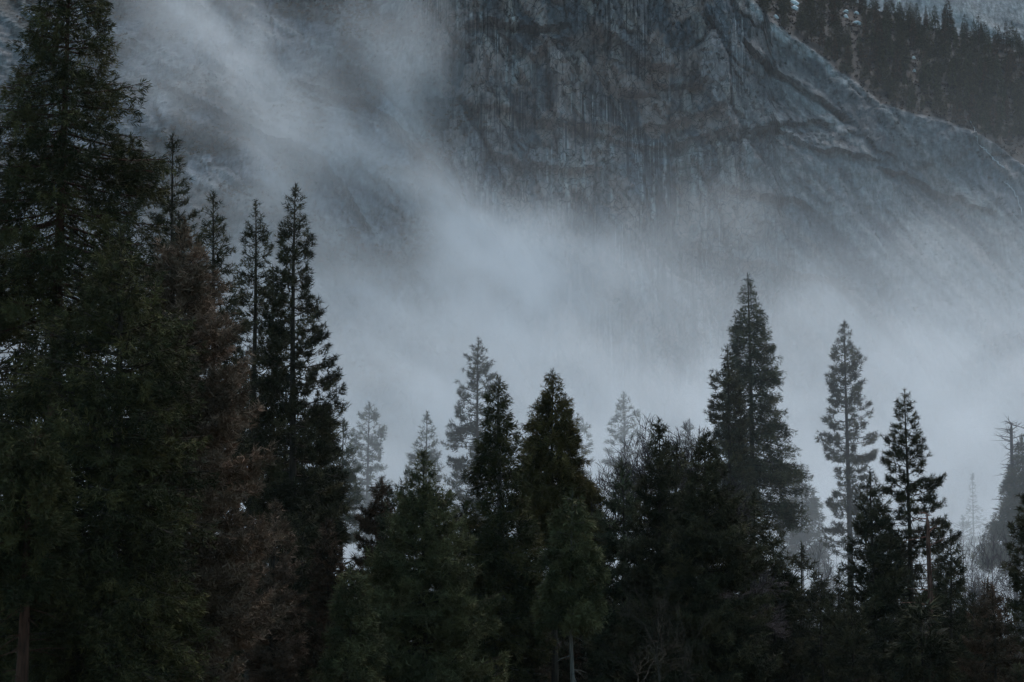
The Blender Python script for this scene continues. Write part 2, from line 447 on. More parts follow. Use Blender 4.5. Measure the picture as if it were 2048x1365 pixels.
def px2(x, z): 
    return 1024 + x / 2200 * F * 2, 2 * (341 - F * np.tan(np.arctan2(z - CAMZ, 2200) - TILT))
dpx, dpy = px2(DX, DZ)
for (xa, ya, xb, yb, wd) in ((1845, 0, 1885, 50, 2.6), (1905, 0, 1925, 40, 2.0)):
    t_ = np.clip((dpy - ya) / (yb - ya), 0, 1); dist = np.abs(dpx - (xa + (xb - xa) * t_ + 4 * np.sin(dpy / 9)))
    da = mixc(da, (.55, .55, .55), sm(wd * 2, wd * .5, dist) * sm(yb + 10, yb, dpy))
vid = np.arange(DX.size).reshape(DX.shape)
quads = np.stack([vid[:-1, :-1], vid[:-1, 1:], vid[1:, 1:], vid[1:, :-1]], -1).reshape(-1, 4)
put(link('granite_dome', mesh_np('granite_dome', np.stack([DX, DYv, DZ], -1).reshape(-1, 3), quads, SLAB, True,
     {'albedo': ('FLOAT_COLOR', np.concatenate([da.reshape(-1, 3), np.ones((DX.size, 1))], 1))})), kind='structure')

# ------------------------------------------------------------------ tubes and tree builder
def norm(v): return v / np.maximum(1e-9, np.linalg.norm(v, axis=-1, keepdims=True))
def tubes(pts, rad, k=3):
    """pts (n,m,3) polylines, rad (n,m): k-sided tubes -> verts, quads."""
    n, m, _ = pts.shape
    tg = norm(np.gradient(pts, axis=1))
    up = np.zeros_like(tg); up[..., 2] = 1.0
    up = np.where(np.abs(tg[..., 2:3]) > .9, np.array([1.0, 0, 0]), up)
    a = norm(np.cross(tg, up)); b = np.cross(tg, a)
    th = np.arange(k) / k * 2 * np.pi
    ring = a[:, :, None, :] * np.cos(th)[None, None, :, None] + b[:, :, None, :] * np.sin(th)[None, None, :, None]
    V = pts[:, :, None, :] + ring * rad[:, :, None, None]
    idx = np.arange(n * m * k).reshape(n, m, k)
    nx = np.roll(idx, -1, axis=2)
    Q = np.stack([idx[:, :-1], nx[:, :-1], nx[:, 1:], idx[:, 1:]], -1).reshape(-1, 4)
    return V.reshape(-1, 3), Q
def cat(parts):
    V, Q, o = [], [], 0
    for v, q_ in parts:
        V.append(v); Q.append(q_ + o); o += len(v)
    return np.concatenate(V), np.concatenate(Q)

STYLE = {  # up0/up1 branch rise at top/bottom, tip curl, whorl spacing, branches per whorl, spikes, length, width, burst
    'pine':  dict(up0=.95, up1=-.12, curl=.30, ws=.60, nb=5, m=5, l=.44, wd=.088, k=.55, lat=.42, wob=.75),
    'cedar': dict(up0=.75, up1=-.30, curl=.10, ws=.54, nb=5, m=6, l=.43, wd=.092, k=.75, lat=.48, wob=.45),
    'fir':   dict(up0=.60, up1=-.25, curl=.12, ws=.52, nb=6, m=5, l=.44, wd=.095, k=.80, lat=.48, wob=.6),
}
def build_tree(rng, style, prof_z, rl, rr, top, zb, H, n_tufts, s0=.30, trunk_r=None, gap=.0, size=1.0, lean=0.0, mspk=None, bare=0, core=.12, core_size=1.9):
    """Local coordinates with the base at the origin. prof_z ascending. Returns wood (V,Q) and foliage (V,tris,tint)."""
    st = dict(STYLE[style]); 
    if mspk: st['m'] = mspk
    r0 = trunk_r or H / 95
    # trunk
    zt = np.linspace(0, 1, 18)
    ph = rng.uniform(0, 6.28)
    tx = lambda z: lean * z + .10 * np.sin(z / H * 7 + ph)
    ty = lambda z: .10 * np.cos(z / H * 6 + ph)
    zz = zt * H
    tp = np.stack([tx(zz), ty(zz), zz], -1)[None]
    tr = (r0 * (1 - zt) ** .85 + .02 + r0 * .5 * np.exp(-zz / (.03 * H + .5)))[None]
    wood = [tubes(tp, tr, 8)]
    # branches
    zs = []
    z = top - .75 * size
    while z > zb:
        t = (top - z) / max(1e-3, top - zb)
        zs.append(z); z -= st['ws'] * size * rng.uniform(.6, 1.4) * (.75 + .30 * min(1, t * 3))
    z0, az, wm = [], [], []
    for z in zs:
        nb = max(2, st['nb'] + rng.integers(-1, 2))
        a0 = rng.uniform(0, 6.28); m_ = 1 - st['wob'] * rng.uniform(0, .32)
        for j in range(nb):
            if rng.random() < gap: continue
            z0.append(z + rng.uniform(-.18, .18)); az.append(a0 + j * 2 * np.pi / nb + rng.normal(0, .25)); wm.append(m_)
    z0, az, wm = map(np.array, (z0, az, wm)); nB = len(z0)
    c = np.cos(az)
    def R(zz):
        a = np.interp(zz, prof_z, rl); b = np.interp(zz, prof_z, rr); av = (a + b) / 2
        return np.where(c > 0, av + (b - av) * c, av + (a - av) * -c)
    t = np.clip((top - z0) / (top - zb), 0, 1)
    up = st['up0'] + (st['up1'] - st['up0']) * np.clip(t * 1.8, 0, 1) ** .7 + rng.normal(0, .08, nB)
    cu = st['curl'] * rng.uniform(.6, 1.4, nB)
    Lb = R(z0)
    for _ in range(3):
        Lb = R(np.minimum(z0 + Lb * (up + cu), top - .05))
    Lb = np.maximum(.12, Lb * {'pine': 1.20, 'fir': 1.10, 'cedar': 1.13}[style] * wm * np.where(rng.random(nB) < .12, rng.uniform(.35, .75, nB), rng.uniform(.90, 1.14, nB)))
    d = np.stack([np.cos(az), np.sin(az), np.zeros(nB)], -1); pe = np.stack([-np.sin(az), np.cos(az), np.zeros(nB)], -1)
    bend = rng.normal(0, .10, nB)
    def P(i, s):
        return (np.stack([tx(z0[i]), ty(z0[i]), z0[i]], -1) + d[i] * (Lb[i] * s)[:, None] + pe[i] * (bend[i] * Lb[i] * s * s)[:, None]
                + np.array([0, 0, 1.0]) * (Lb[i] * (up[i] * s + cu[i] * s * s * s))[:, None])
    m = 4
    sb = np.linspace(0, .96, m)
    bp = np.stack([P(np.arange(nB), np.full(nB, s)) for s in sb], 1)
    br = (.012 + .016 * Lb)[:, None] * (1 - .85 * sb)[None]
    wood.append(tubes(bp, br, 3))
    if bare:                                                 # short dead stubs on the trunk under the crown
        zz = rng.uniform(zb * .35, zb, bare); a = rng.uniform(0, 6.28, bare); ll = rng.uniform(.5, 2.6, bare)
        e = np.stack([np.cos(a), np.sin(a), rng.uniform(-.5, .2, bare)], -1)
        o = np.stack([tx(zz), ty(zz), zz], -1)
        wood.append(tubes(np.stack([o, o + e * ll[:, None] * .6, o + e * ll[:, None] + np.array([0, 0, -.15])], 1), np.tile([.05, .03, .01], (bare, 1)), 3))
    # twigs
    nt_ = np.maximum(2, np.round(4 + 3.8 * Lb / size)).astype(int)
    bi = np.repeat(np.arange(nB), nt_); nT = len(bi)
    s = s0 + (1 - s0) * rng.random(nT) ** .62
    side = np.where(rng.random(nT) < .5, -1, 1) * rng.uniform(.25, 1.0, nT)
    tl = (st['lat'] * Lb[bi] * (1 - s) ** .75 + .22 * size) * rng.uniform(.6, 1.1, nT)
    tip = s > .9
    side = np.where(tip, side * .3, side)
    td = norm(d[bi] * (1 - .55 * np.abs(side))[:, None] + pe[bi] * side[:, None] + np.array([0, 0, 1.0]) * (rng.normal(.16 if style == 'pine' else -.10, .16, nT))[:, None])
    to = P(bi, s)
    te = to + td * tl[:, None]
    tw = np.stack([to, te], 1)
    sidew = norm(np.cross(td, rng.normal(0, 1, (nT, 3)))) * .022 * size
    twv = np.stack([to - sidew, to + sidew, te], 1).reshape(-1, 3)
    twq = np.arange(nT * 3).reshape(-1, 3)
    # tufts
    wgt = tl ** 1.15 * np.clip(Lb[bi] / (1.7 * size), .28, 1.0)
    wgt /= wgt.sum()
    ti = rng.choice(nT, n_tufts, p=wgt)
    v = rng.random(n_tufts) ** (.38 if style == 'pine' else .55)
    tc = to[ti] + td[ti] * (tl[ti] * v)[:, None] + rng.normal(0, 1, (n_tufts, 3)) * np.array([.07, .07, .09]) * size + np.array([0, 0, -1.0]) * (np.abs(rng.normal(0, .10 if style == 'pine' else .22, n_tufts)) * np.sqrt(Lb[bi[ti]]))[:, None]
    upv = np.array([0, 0, 1.0])
    tdir = norm(td[ti] * .8 + upv * (.45 if style == 'pine' else -.12) + rng.normal(0, .25, (n_tufts, 3)))
    M = st['m']
    # the coarser inner sprays that close the crown, and the upright leader
    nc = int(n_tufts * core)
    if nc:
        ci = rng.choice(nT, nc, p=wgt)
        sc = rng.uniform(.12, .78, nc)
        cc = P(bi[ci], sc) + rng.normal(0, 1, (nc, 3)) * (np.array([.10, .10, .12]) * (.6 + .35 * Lb[bi[ci]])[:, None]) + pe[bi[ci]] * (rng.normal(0, .22, nc) * Lb[bi[ci]] * (1 - sc))[:, None]
        tc = np.concatenate([tc, cc]); tdir = np.concatenate([tdir, norm(d[bi[ci]] + rng.normal(0, .6, (nc, 3)))]); ti = np.concatenate([ti, ci])
    nl = 16
    zl = top - rng.uniform(.05, 1.5, nl) * size
    tc = np.concatenate([tc, np.stack([tx(zl), ty(zl), zl], -1) + rng.normal(0, .03, (nl, 3))])
    tdir = np.concatenate([tdir, norm(rng.normal(0, .35, (nl, 3)) + [0, 0, 1.0])]); ti = np.concatenate([ti, np.zeros(nl, int)])
    n_all = len(tc)
    big = np.ones(n_all); big[n_tufts:n_tufts + nc] = core_size
    rnd = norm(rng.normal(0, 1, (n_all, M, 3)))
    sdv = norm(tdir[:, None, :] * (st['k'] * 1.6) + rnd)
    l = st['l'] * size * rng.uniform(.65, 1.2, (n_all, M, 1)) * big[:, None, None]
    wd = st['wd'] * size * big[:, None, None]
    sw = norm(np.cross(sdv, norm(rng.normal(0, 1, (n_all, M, 3))))) * wd * .5
    o = tc[:, None, :] + tdir[:, None, :] * rng.uniform(-.3, .3, (n_all, M, 1)) * st['l'] * size
    if style == 'pine':
        V = np.stack([o - sw * .7, o + sw * .7, o + sdv * l], 2).reshape(-1, 3)
    else:
        V = np.stack([o, o + sdv * l * .55 + sw, o + sdv * l - sw * .3], 2).reshape(-1, 3)
    T = np.arange(n_all * M * 3).reshape(-1, 3)
    bt = rng.normal(0, .24, nB); tt = rng.normal(0, .20, nT)
    tint = np.clip(.45 + bt[bi[ti]] + tt[ti] + rng.normal(0, .10, n_all), 0, 1)
    return (*cat(wood), twv, twq), (V, T, np.repeat(tint, M * 3))

def wood_mesh(wd_, mat):
    V, Q, tv, tq = wd_
    return mesh_np('trunk', np.concatenate([V, tv]), [Q, tq + len(V)], mat)
GROUP = 'conifers standing on the valley floor'
def conifer(name, style, mat, D, apex, prof, n, label, bottom=None, bark=None, seed=1, cat_='tree', **kw):
    rng = np.random.default_rng(seed * 7919 + int(apex[0]))
    A = ray(apex[0], apex[1], D)
    H = A[2]
    pr = sorted(prof)
    pz = np.array([H] + [zpix(p[0], D) for p in pr] + [-5.0])
    mpp = D / F / 2 / cos(TILT)
    rl = np.array([.08] + [p[1] * mpp for p in pr] + [pr[-1][1] * mpp]); rr = np.array([.08] + [p[2] * mpp for p in pr] + [pr[-1][2] * mpp])
    zb = max(1.2, zpix(bottom, D)) if bottom else 1.5
    if D < 200 and kw.get('size', 1.0) <= 1.2:
        kw['core'] = kw.get('core', .12) * 1.7; kw['core_size'] = 1.4
    kw.setdefault('lean', float(rng.normal(0, .003)))
    wood, (V, T, tint) = build_tree(rng, style, pz[::-1], rl[::-1], rr[::-1], H, zb, H, int(n * .81), **kw)
    root = bpy.data.objects.new(name, None); COL.objects.link(root)
    root.location = (A[0], D, 0)
    put(root, label, cat_, GROUP)
    link('trunk', wood_mesh(wood, bark or BARK), root)
    link('crown', mesh_np('crown', V, T, FOL[mat], False, {'tint': ('FLOAT', tint)}), root)
    return root

# ------------------------------------------------------------------ the conifers
TREES = [
 # name, style, foliage, D, apex, profile [(py, left, right)], tufts, label, options
 ('cedar_tree', 'cedar', 'cedar', 158, (137, -130), [(-60, 55, 50), (-20, 72, 66), (50, 90, 84), (100, 104, 96), (170, 132, 132), (250, 134, 150), (320, 142, 186), (400, 155, 192), (480, 170, 205), (560, 170, 200)], 20000,
  'tallest conifer, at the left edge, its bare reddish trunk showing through the crown', dict(bottom=640, bark=BARK_RED, s0=.20, trunk_r=.62, seed=3, gap=.08, lean=0.0, core=.09)),
 ('cedar_tree', 'cedar', 'cedar', 148, (240, 455), [(520, 62, 62), (600, 130, 122), (700, 185, 146), (800, 225, 160), (900, 240, 165), (1000, 250, 165), (1200, 250, 170), (1365, 260, 170)], 28000,
  'broad dense dark cedar standing in front of the tallest conifer', dict(seed=5, s0=.15, trunk_r=.5, core=.18)),
 ('cedar_tree', 'cedar', 'cedar', 140, (48, 850), [(900, 48, 45), (960, 72, 70), (1050, 84, 85), (1150, 84, 80)], 8000,
  'low dark cedar in the bottom left corner above a thick bare red-brown trunk', dict(bottom=1175, bark=BARK_RED, trunk_r=.42, seed=6, bare=30, lean=.035)),
 ('pine_tree', 'pine', 'pine', 185, (358, 268), [(300, 16, 16), (350, 28, 30), (385, 34, 36), (400, 36, 54), (430, 46, 50), (480, 42, 46), (560, 50, 52), (700, 60, 60)], 5000,
  'slim pine rising just right of the tallest conifer, above the brown tree', dict(bottom=900, seed=7, gap=.1, core=.04)),
 ('pine_tree', 'pine', 'brown', 156, (372, 440), [(500, 45, 44), (560, 60, 74), (620, 70, 92), (700, 80, 118), (770, 80, 124), (830, 80, 152), (880, 80, 168), (930, 80, 168), (1000, 80, 132), (1060, 80, 160), (1150, 80, 165), (1365, 80, 172)], 22000,
  'brown pine with dull dying needles beside the broad dark cedar', dict(seed=8, s0=.2, size=1.1, core=.18)),
 ('pine_tree', 'pine', 'pine', 200, (432, 384), [(430, 18, 18), (500, 40, 38), (560, 50, 52), (620, 60, 62), (700, 65, 70), (800, 70, 80)], 5500,
  'pine whose pointed top rises over the right shoulder of the brown pine', dict(bottom=1000, seed=9)),
 ('pine_tree', 'pine', 'pine', 215, (515, 401), [(440, 14, 14), (480, 24, 24), (540, 36, 32), (590, 36, 36), (640, 40, 45), (700, 45, 48), (800, 52, 55)], 5500,
  'slender pine, the shorter of the two slim spires left of the misty gap', dict(bottom=1000, seed=10, gap=.08, core=.04)),
 ('pine_tree', 'pine', 'pine', 210, (591, 366), [(400, 12, 14), (440, 24, 26), (475, 30, 36), (520, 34, 36), (570, 44, 38), (620, 40, 52), (680, 50, 74), (740, 60, 84), (800, 70, 86), (860, 80, 72), (900, 80, 76), (960, 85, 86), (1010, 80, 96)], 13000,
  'tall open pine with tufted branches, the taller of the two slim spires', dict(bottom=1045, seed=11, gap=.12, bare=30, core=.04)),
 ('pine_tree', 'pine', 'pine', 222, (552, 535), [(580, 18, 18), (640, 28, 28), (750, 45, 45)], 3000,
  'small pine squeezed between the two slim spires', dict(bottom=1000, seed=12)),
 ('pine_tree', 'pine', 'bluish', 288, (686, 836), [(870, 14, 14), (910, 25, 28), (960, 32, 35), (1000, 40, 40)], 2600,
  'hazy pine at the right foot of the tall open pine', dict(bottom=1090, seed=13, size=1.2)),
 ('pine_tree', 'pine', 'bluish', 372, (735, 804), [(830, 20, 18), (860, 30, 32), (900, 32, 30), (950, 34, 32), (1000, 36, 36)], 3000,
  'pale ghostly pine fading into mist right of the tall open pine', dict(bottom=1090, seed=14, size=1.3, core=.04)),
 ('pine_tree', 'pine', 'rust', 192, (765, 958), [(990, 18, 16), (1020, 35, 22), (1060, 45, 28), (1090, 50, 30), (1130, 50, 40)], 4200,
  'small rusty-tinged pine left of the big bushy pine', dict(bottom=1230, seed=15, gap=.1, s0=.2)),
 ('pine_tree', 'pine', 'bluish', 350, (852, 824), [(850, 10, 10), (880, 18, 17), (905, 28, 24), (950, 28, 28)], 2000,
  'grey narrow pine top peeking above the big bushy pine', dict(bottom=1050, seed=16, size=1.1)),
 ('pine_tree', 'pine', 'pale', 180, (850, 894), [(930, 26, 22), (960, 36, 34), (1000, 48, 58), (1040, 62, 75), (1080, 85, 85), (1130, 120, 95), (1180, 140, 108), (1240, 160, 115), (1290, 180, 130), (1365, 190, 122)], 31000,
  'big bushy green pine spreading wide at the bottom of the view', dict(seed=17, s0=.16, gap=.0, core=.18)),
 ('pine_tree', 'pine', 'bluish', 188, (803, 963), [(1000, 18, 16), (1060, 40, 30), (1120, 50, 40)], 2600,
  'short second pine top hugging the left side of the big bushy pine', dict(bottom=1250, seed=18)),
 ('fir_tree', 'fir', 'pale', 168, (702, 1128), [(1160, 22, 22), (1220, 34, 42), (1300, 48, 56), (1365, 55, 60)], 6500,
  'low light green fir under the left boughs of the big bushy pine', dict(seed=19)),
 ('pine_tree', 'pine', 'pine', 318, (955, 676), [(700, 14, 13), (740, 24, 30), (770, 40, 40), (795, 28, 40), (850, 50, 45), (880, 68, 50), (920, 50, 50), (960, 55, 55)], 6000,
  'tall mist-softened pine behind the dark cedar with a pale trunk', dict(bottom=1080, seed=20, gap=.18, size=1.2, core=.04)),
 ('cedar_tree', 'cedar', 'cedar', 205, (998, 755), [(790, 16, 16), (830, 26, 25), (870, 36, 36), (900, 44, 42), (950, 52, 48), (1000, 60, 58), (1060, 72, 72), (1100, 76, 80), (1200, 80, 84)], 21000,
  'dark cedar with a pale trunk glinting in its top, in the middle of the view', dict(seed=21, bark=BARK_PALE, s0=.26, core=.13, trunk_r=.5)),
 ('cedar_tree', 'cedar', 'olive', 225, (1107, 740), [(770, 14, 14), (800, 22, 28), (840, 32, 42), (880, 40, 56), (920, 50, 68), (960, 55, 85), (1000, 55, 92), (1040, 42, 96)], 15000,
  'olive-yellow cedar with a sharp top, left of the bare oaks', dict(bottom=1075, seed=22, s0=.15, core=.18)),
 ('cedar_tree', 'cedar', 'olive', 229, (1072, 795), [(830, 14, 10), (870, 26, 15), (920, 30, 20), (960, 32, 30)], 3000,
  'smaller olive cedar leaning on the left shoulder of the olive-yellow cedar', dict(bottom=1060, seed=23)),
 ('fir_tree', 'fir', 'pale', 165, (1143, 983), [(1020, 26, 24), (1060, 46, 44), (1100, 56, 55), (1150, 62, 60), (1200, 58, 56)], 6500,
  'yellow-green young fir below the olive-yellow cedar, on a thin whitish stem', dict(bottom=1245, seed=24, bark=BARK_PALE, trunk_r=.16, bare=9)),
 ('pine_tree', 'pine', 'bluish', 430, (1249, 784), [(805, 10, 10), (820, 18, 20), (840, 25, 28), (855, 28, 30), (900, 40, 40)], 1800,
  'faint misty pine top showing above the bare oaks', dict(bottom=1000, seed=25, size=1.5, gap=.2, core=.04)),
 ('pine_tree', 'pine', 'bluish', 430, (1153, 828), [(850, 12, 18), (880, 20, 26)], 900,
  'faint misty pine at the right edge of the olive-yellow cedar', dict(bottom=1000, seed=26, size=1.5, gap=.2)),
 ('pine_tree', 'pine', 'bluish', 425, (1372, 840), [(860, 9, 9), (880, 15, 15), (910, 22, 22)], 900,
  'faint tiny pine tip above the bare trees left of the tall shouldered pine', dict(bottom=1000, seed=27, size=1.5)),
 ('pine_tree', 'pine', 'pine', 195, (1316, 837), [(860, 12, 12), (880, 20, 18), (920, 28, 22), (960, 34, 30), (1010, 46, 44), (1080, 60, 55), (1200, 70, 60)], 11000,
  'dark tufted pine standing in front of the bare oaks on their right', dict(seed=28, s0=.2, core=.18)),
 ('pine_tree', 'pine', 'bluish', 205, (1246, 915), [(950, 14, 14), (1000, 36, 33), (1080, 55, 50), (1200, 60, 60)], 7500,
  'dull grey-green pine standing in front of the rounded bare oak', dict(seed=29, size=1.15)),
 ('pine_tree', 'pine', 'pine', 212, (1352, 880), [(910, 12, 12), (970, 24, 24), (1050, 45, 45)], 4000,
  'thin dark pine between the two tufted pines right of the bare oaks', dict(seed=30, size=1.2)),
 ('pine_tree', 'pine', 'pine', 185, (1408, 858), [(880, 12, 14), (910, 18, 26), (940, 28, 38), (980, 48, 56), (1020, 58, 72), (1080, 70, 85), (1150, 75, 95), (1200, 80, 100), (1300, 90, 110)], 20000,
  'brownish green pine with a dark visible stem, below left of the tall shouldered pine', dict(seed=31, s0=.15, core=.18)),
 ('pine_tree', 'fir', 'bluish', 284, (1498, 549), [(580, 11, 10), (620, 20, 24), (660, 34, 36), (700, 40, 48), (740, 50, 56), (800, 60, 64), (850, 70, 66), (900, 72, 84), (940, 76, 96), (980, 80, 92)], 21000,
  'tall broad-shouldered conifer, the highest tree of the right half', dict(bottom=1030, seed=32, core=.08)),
 ('pine_tree', 'pine', 'pine', 274, (1455, 690), [(720, 14, 14), (750, 34, 20), (800, 36, 30), (850, 42, 35), (900, 40, 40)], 3200,
  'lesser pine forming the ragged left shoulder of the tall broad conifer', dict(bottom=1000, seed=33, gap=.1)),
 ('pine_tree', 'pine', 'pine', 315, (1690, 641), [(670, 12, 16), (700, 22, 26), (716, 34, 42), (735, 24, 30), (765, 40, 38), (790, 30, 36), (830, 50, 46), (850, 42, 42), (890, 52, 56), (915, 40, 46), (940, 26, 30), (960, 16, 30), (990, 36, 56), (1040, 50, 66), (1080, 55, 60)], 8500,
  'thin pine with tiered boughs and its whole trunk showing against the mist', dict(bottom=1110, seed=34, gap=.28, size=1.1, s0=.35, bare=40, core=.04)),
 ('pine_tree', 'pine', 'pine', 250, (1745, 933), [(970, 14, 14), (1000, 24, 24), (1040, 32, 36), (1100, 45, 50), (1200, 60, 60)], 7500,
  'dark young pine between the tiered pine and the pointed pine on its right', dict(seed=35, size=1.2)),
 ('pine_tree', 'pine', 'pine', 255, (1812, 780), [(805, 14, 12), (840, 22, 22), (880, 34, 34), (910, 44, 40), (940, 46, 52), (980, 46, 66), (1020, 46, 74), (1050, 50, 86), (1090, 50, 70), (1150, 60, 60)], 9500,
  'pointed pine with upswept branches right of the tiered pine', dict(bottom=1230, seed=36, gap=.08, s0=.4, core=.04)),
 ('fir_tree', 'fir', 'bluish', 335, (2042, 872), [(900, 12, 16), (930, 24, 30), (970, 40, 40), (1010, 52, 50), (1040, 72, 60), (1070, 84, 60)], 10000,
  'misty grey fir behind the dead-topped snag at the right edge', dict(bottom=1120, seed=37, size=1.3, core=.2)),
 ('pine_tree', 'pine', 'pine', 190, (2088, 890), [(960, 32, 30), (1000, 48, 40), (1040, 58, 50), (1090, 82, 60), (1150, 64, 60), (1250, 62, 60)], 7000,
  'near dark pine with only its branch tips reaching in at the right edge', dict(seed=38, gap=.1)),
 ('fir_tree', 'fir', 'bluish', 362, (1603, 930), [(960, 15, 15), (1000, 30, 32), (1040, 38, 38), (1080, 45, 45)], 3200,
  'pale misty fir right of the tall broad-shouldered conifer', dict(bottom=1120, seed=39, size=1.4)),
 ('fir_tree', 'fir', 'bluish', 560, (1945, 948), [(980, 6, 6), (1010, 12, 12), (1050, 20, 20)], 900,
  'barely visible thin tree ghost in the mist left of the dead-topped snag', dict(seed=40, size=1.7)),
 ('fir_tree', 'fir', 'bluish', 500, (1924, 1028), [(1050, 14, 12), (1080, 22, 22)], 800,
  'short blurred tree ghost in the mist right of the pointed pine', dict(seed=41, size=1.6)),
 ('pine_tree', 'pine', 'pine', 245, (1546, 1072), [(1110, 30, 24), (1160, 45, 42), (1230, 50, 50)], 4500,
  'bushy young pine at the foot of the tall broad-shouldered conifer', dict(seed=42, size=1.3)),
 ('pine_tree', 'pine', 'pine', 252, (1506, 985), [(1020, 22, 22), (1080, 42, 46), (1200, 60, 60)], 4500,
  'dark pine filling the gap under the crown of the tall broad-shouldered conifer', dict(seed=43, size=1.4)),
 ('pine_tree', 'pine', 'pine', 200, (603, 996), [(1030, 20, 20), (1080, 40, 40), (1150, 55, 50), (1300, 60, 60)], 6500,
  'dark young pine below the tall open pine', dict(seed=44, size=1.2)),
 ('pine_tree', 'pine', 'rust', 195, (656, 1034), [(1070, 14, 14), (1120, 28, 28), (1200, 36, 36)], 4200,
  'slim reddish young pine at the left rim of the misty gap', dict(seed=45)),
 ('pine_tree', 'pine', 'brown', 186, (550, 1000), [(1040, 24, 24), (1100, 40, 40), (1250, 55, 55)], 5500,
  'brownish young pine between the brown pine and the dark young pine', dict(seed=46)),
 ('pine_tree', 'pine', 'rust', 222, (1020, 1080), [(1120, 40, 40), (1200, 62, 62), (1365, 70, 70)], 4000,
  'shadowy low pine at the foot of the dark pale-trunked cedar', dict(seed=47, size=1.5)),
 ('pine_tree', 'pine', 'pine', 236, (1642, 1150), [(1190, 30, 30), (1250, 45, 45)], 3000,
  'low dark pine under the pale misty fir', dict(seed=48)),
 ('pine_tree', 'pine', 'pine', 228, (1702, 1190), [(1230, 30, 30), (1300, 45, 45)], 3000,
  'low dark pine at the foot of the tiered pine', dict(seed=49)),
 ('pine_tree', 'pine', 'rust', 214, (1985, 1170), [(1210, 34, 34), (1300, 60, 60)], 4000,
  'low brownish pine in the bottom right corner', dict(seed=50)),
 ('pine_tree', 'pine', 'pine', 230, (1898, 1060), [(1090, 14, 14), (1130, 26, 24), (1200, 38, 34)], 3500,
  'small pointed pine right of the reddish broken snag', dict(seed=51)),
 ('pine_tree', 'pine', 'pine', 206, (1288, 1120), [(1160, 26, 26), (1230, 50, 50)], 4000,
  'low pine behind bare brush at the bottom, below the dark tufted pine', dict(seed=52, size=1.4)),
 ('cedar_tree', 'cedar', 'cedar', 172, (95, 600), [(660, 60, 60), (800, 130, 120), (1000, 150, 150), (1365, 160, 160)], 6500,
  'dark cedar half hidden behind the broad dense cedar, on its left', dict(seed=54, size=1.8)),
 ('cedar_tree', 'cedar', 'cedar', 176, (4, 520), [(580, 45, 45), (700, 80, 80), (1000, 110, 110)], 4500,
  'dark cedar at the left border, behind the trunk of the tallest conifer', dict(seed=66, size=1.8)),
 ('cedar_tree', 'cedar', 'cedar', 174, (322, 640), [(700, 50, 50), (850, 90, 90), (1050, 120, 110), (1365, 130, 120)], 5500,
  'dark cedar half hidden between the broad dense cedar and the brown pine', dict(seed=55, size=1.8)),
 ('pine_tree', 'pine', 'pine', 232, (480, 720), [(780, 40, 40), (900, 60, 60), (1100, 75, 75)], 4500,
  'dark pine filling the space behind the brown pine and the shorter slim spire', dict(seed=56, size=1.7)),
 ('fir_tree', 'fir', 'pine', 234, (560, 880), [(940, 45, 45), (1050, 75, 75), (1200, 85, 85)], 4500,
  'dark fir closing the gap under the two slim spires', dict(seed=64, size=1.7)),
 ('fir_tree', 'fir', 'pine', 238, (640, 930), [(980, 34, 30), (1060, 55, 46), (1200, 70, 55)], 4000,
  'dark fir at the left rim of the misty gap, behind the slim reddish young pine', dict(seed=65, size=1.7)),
 ('pine_tree', 'pine', 'pine', 236, (632, 800), [(860, 40, 34), (960, 55, 46), (1100, 60, 50)], 3500,
  'dark pine behind the lower trunk of the tall open pine', dict(bottom=1100, seed=57, size=1.7)),
 ('fir_tree', 'fir', 'pine', 238, (930, 1000), [(1050, 40, 40), (1150, 60, 60)], 4000,
  'dark fir between the big bushy pine and the pale-trunked cedar', dict(seed=58, size=1.7)),
 ('pine_tree', 'pine', 'pine', 244, (1180, 1010), [(1060, 40, 40), (1150, 60, 60)], 3600,
  'dark pine beneath the bare forked oak', dict(seed=59, size=1.7)),
 ('fir_tree', 'fir', 'pine', 240, (1455, 960), [(1010, 35, 35), (1100, 55, 55)], 3600,
  'dark fir behind the brownish green pine on its right', dict(seed=60, size=1.7)),
 ('pine_tree', 'pine', 'pine', 262, (1600, 1090), [(1130, 35, 35), (1220, 60, 60)], 3200,
  'dark low pine in the notch below the pale misty fir', dict(seed=61, size=1.6)),
 ('pine_tree', 'pine', 'pine', 266, (1780, 1060), [(1110, 40, 40), (1220, 60, 60)], 3200,
  'dark pine behind the trunk of the pointed pine', dict(seed=62, size=1.6)),
 ('fir_tree', 'fir', 'pine', 240, (1945, 1190), [(1240, 40, 40), (1330, 60, 60)], 2800,
  'dark low fir left of the low brownish pine', dict(seed=63, size=1.6)),
 ('fir_tree', 'fir', 'pine', 216, (1840, 1190), [(1230, 36, 36), (1320, 60, 60)], 2800,
  'low dark fir at the foot of the pointed pine', dict(seed=53, size=1.6)),
]
for (nm, sty, mt, D, ap, pr, n, lb, kw) in TREES:
    conifer(nm, sty, mt, D, ap, pr, n, lb, **kw)

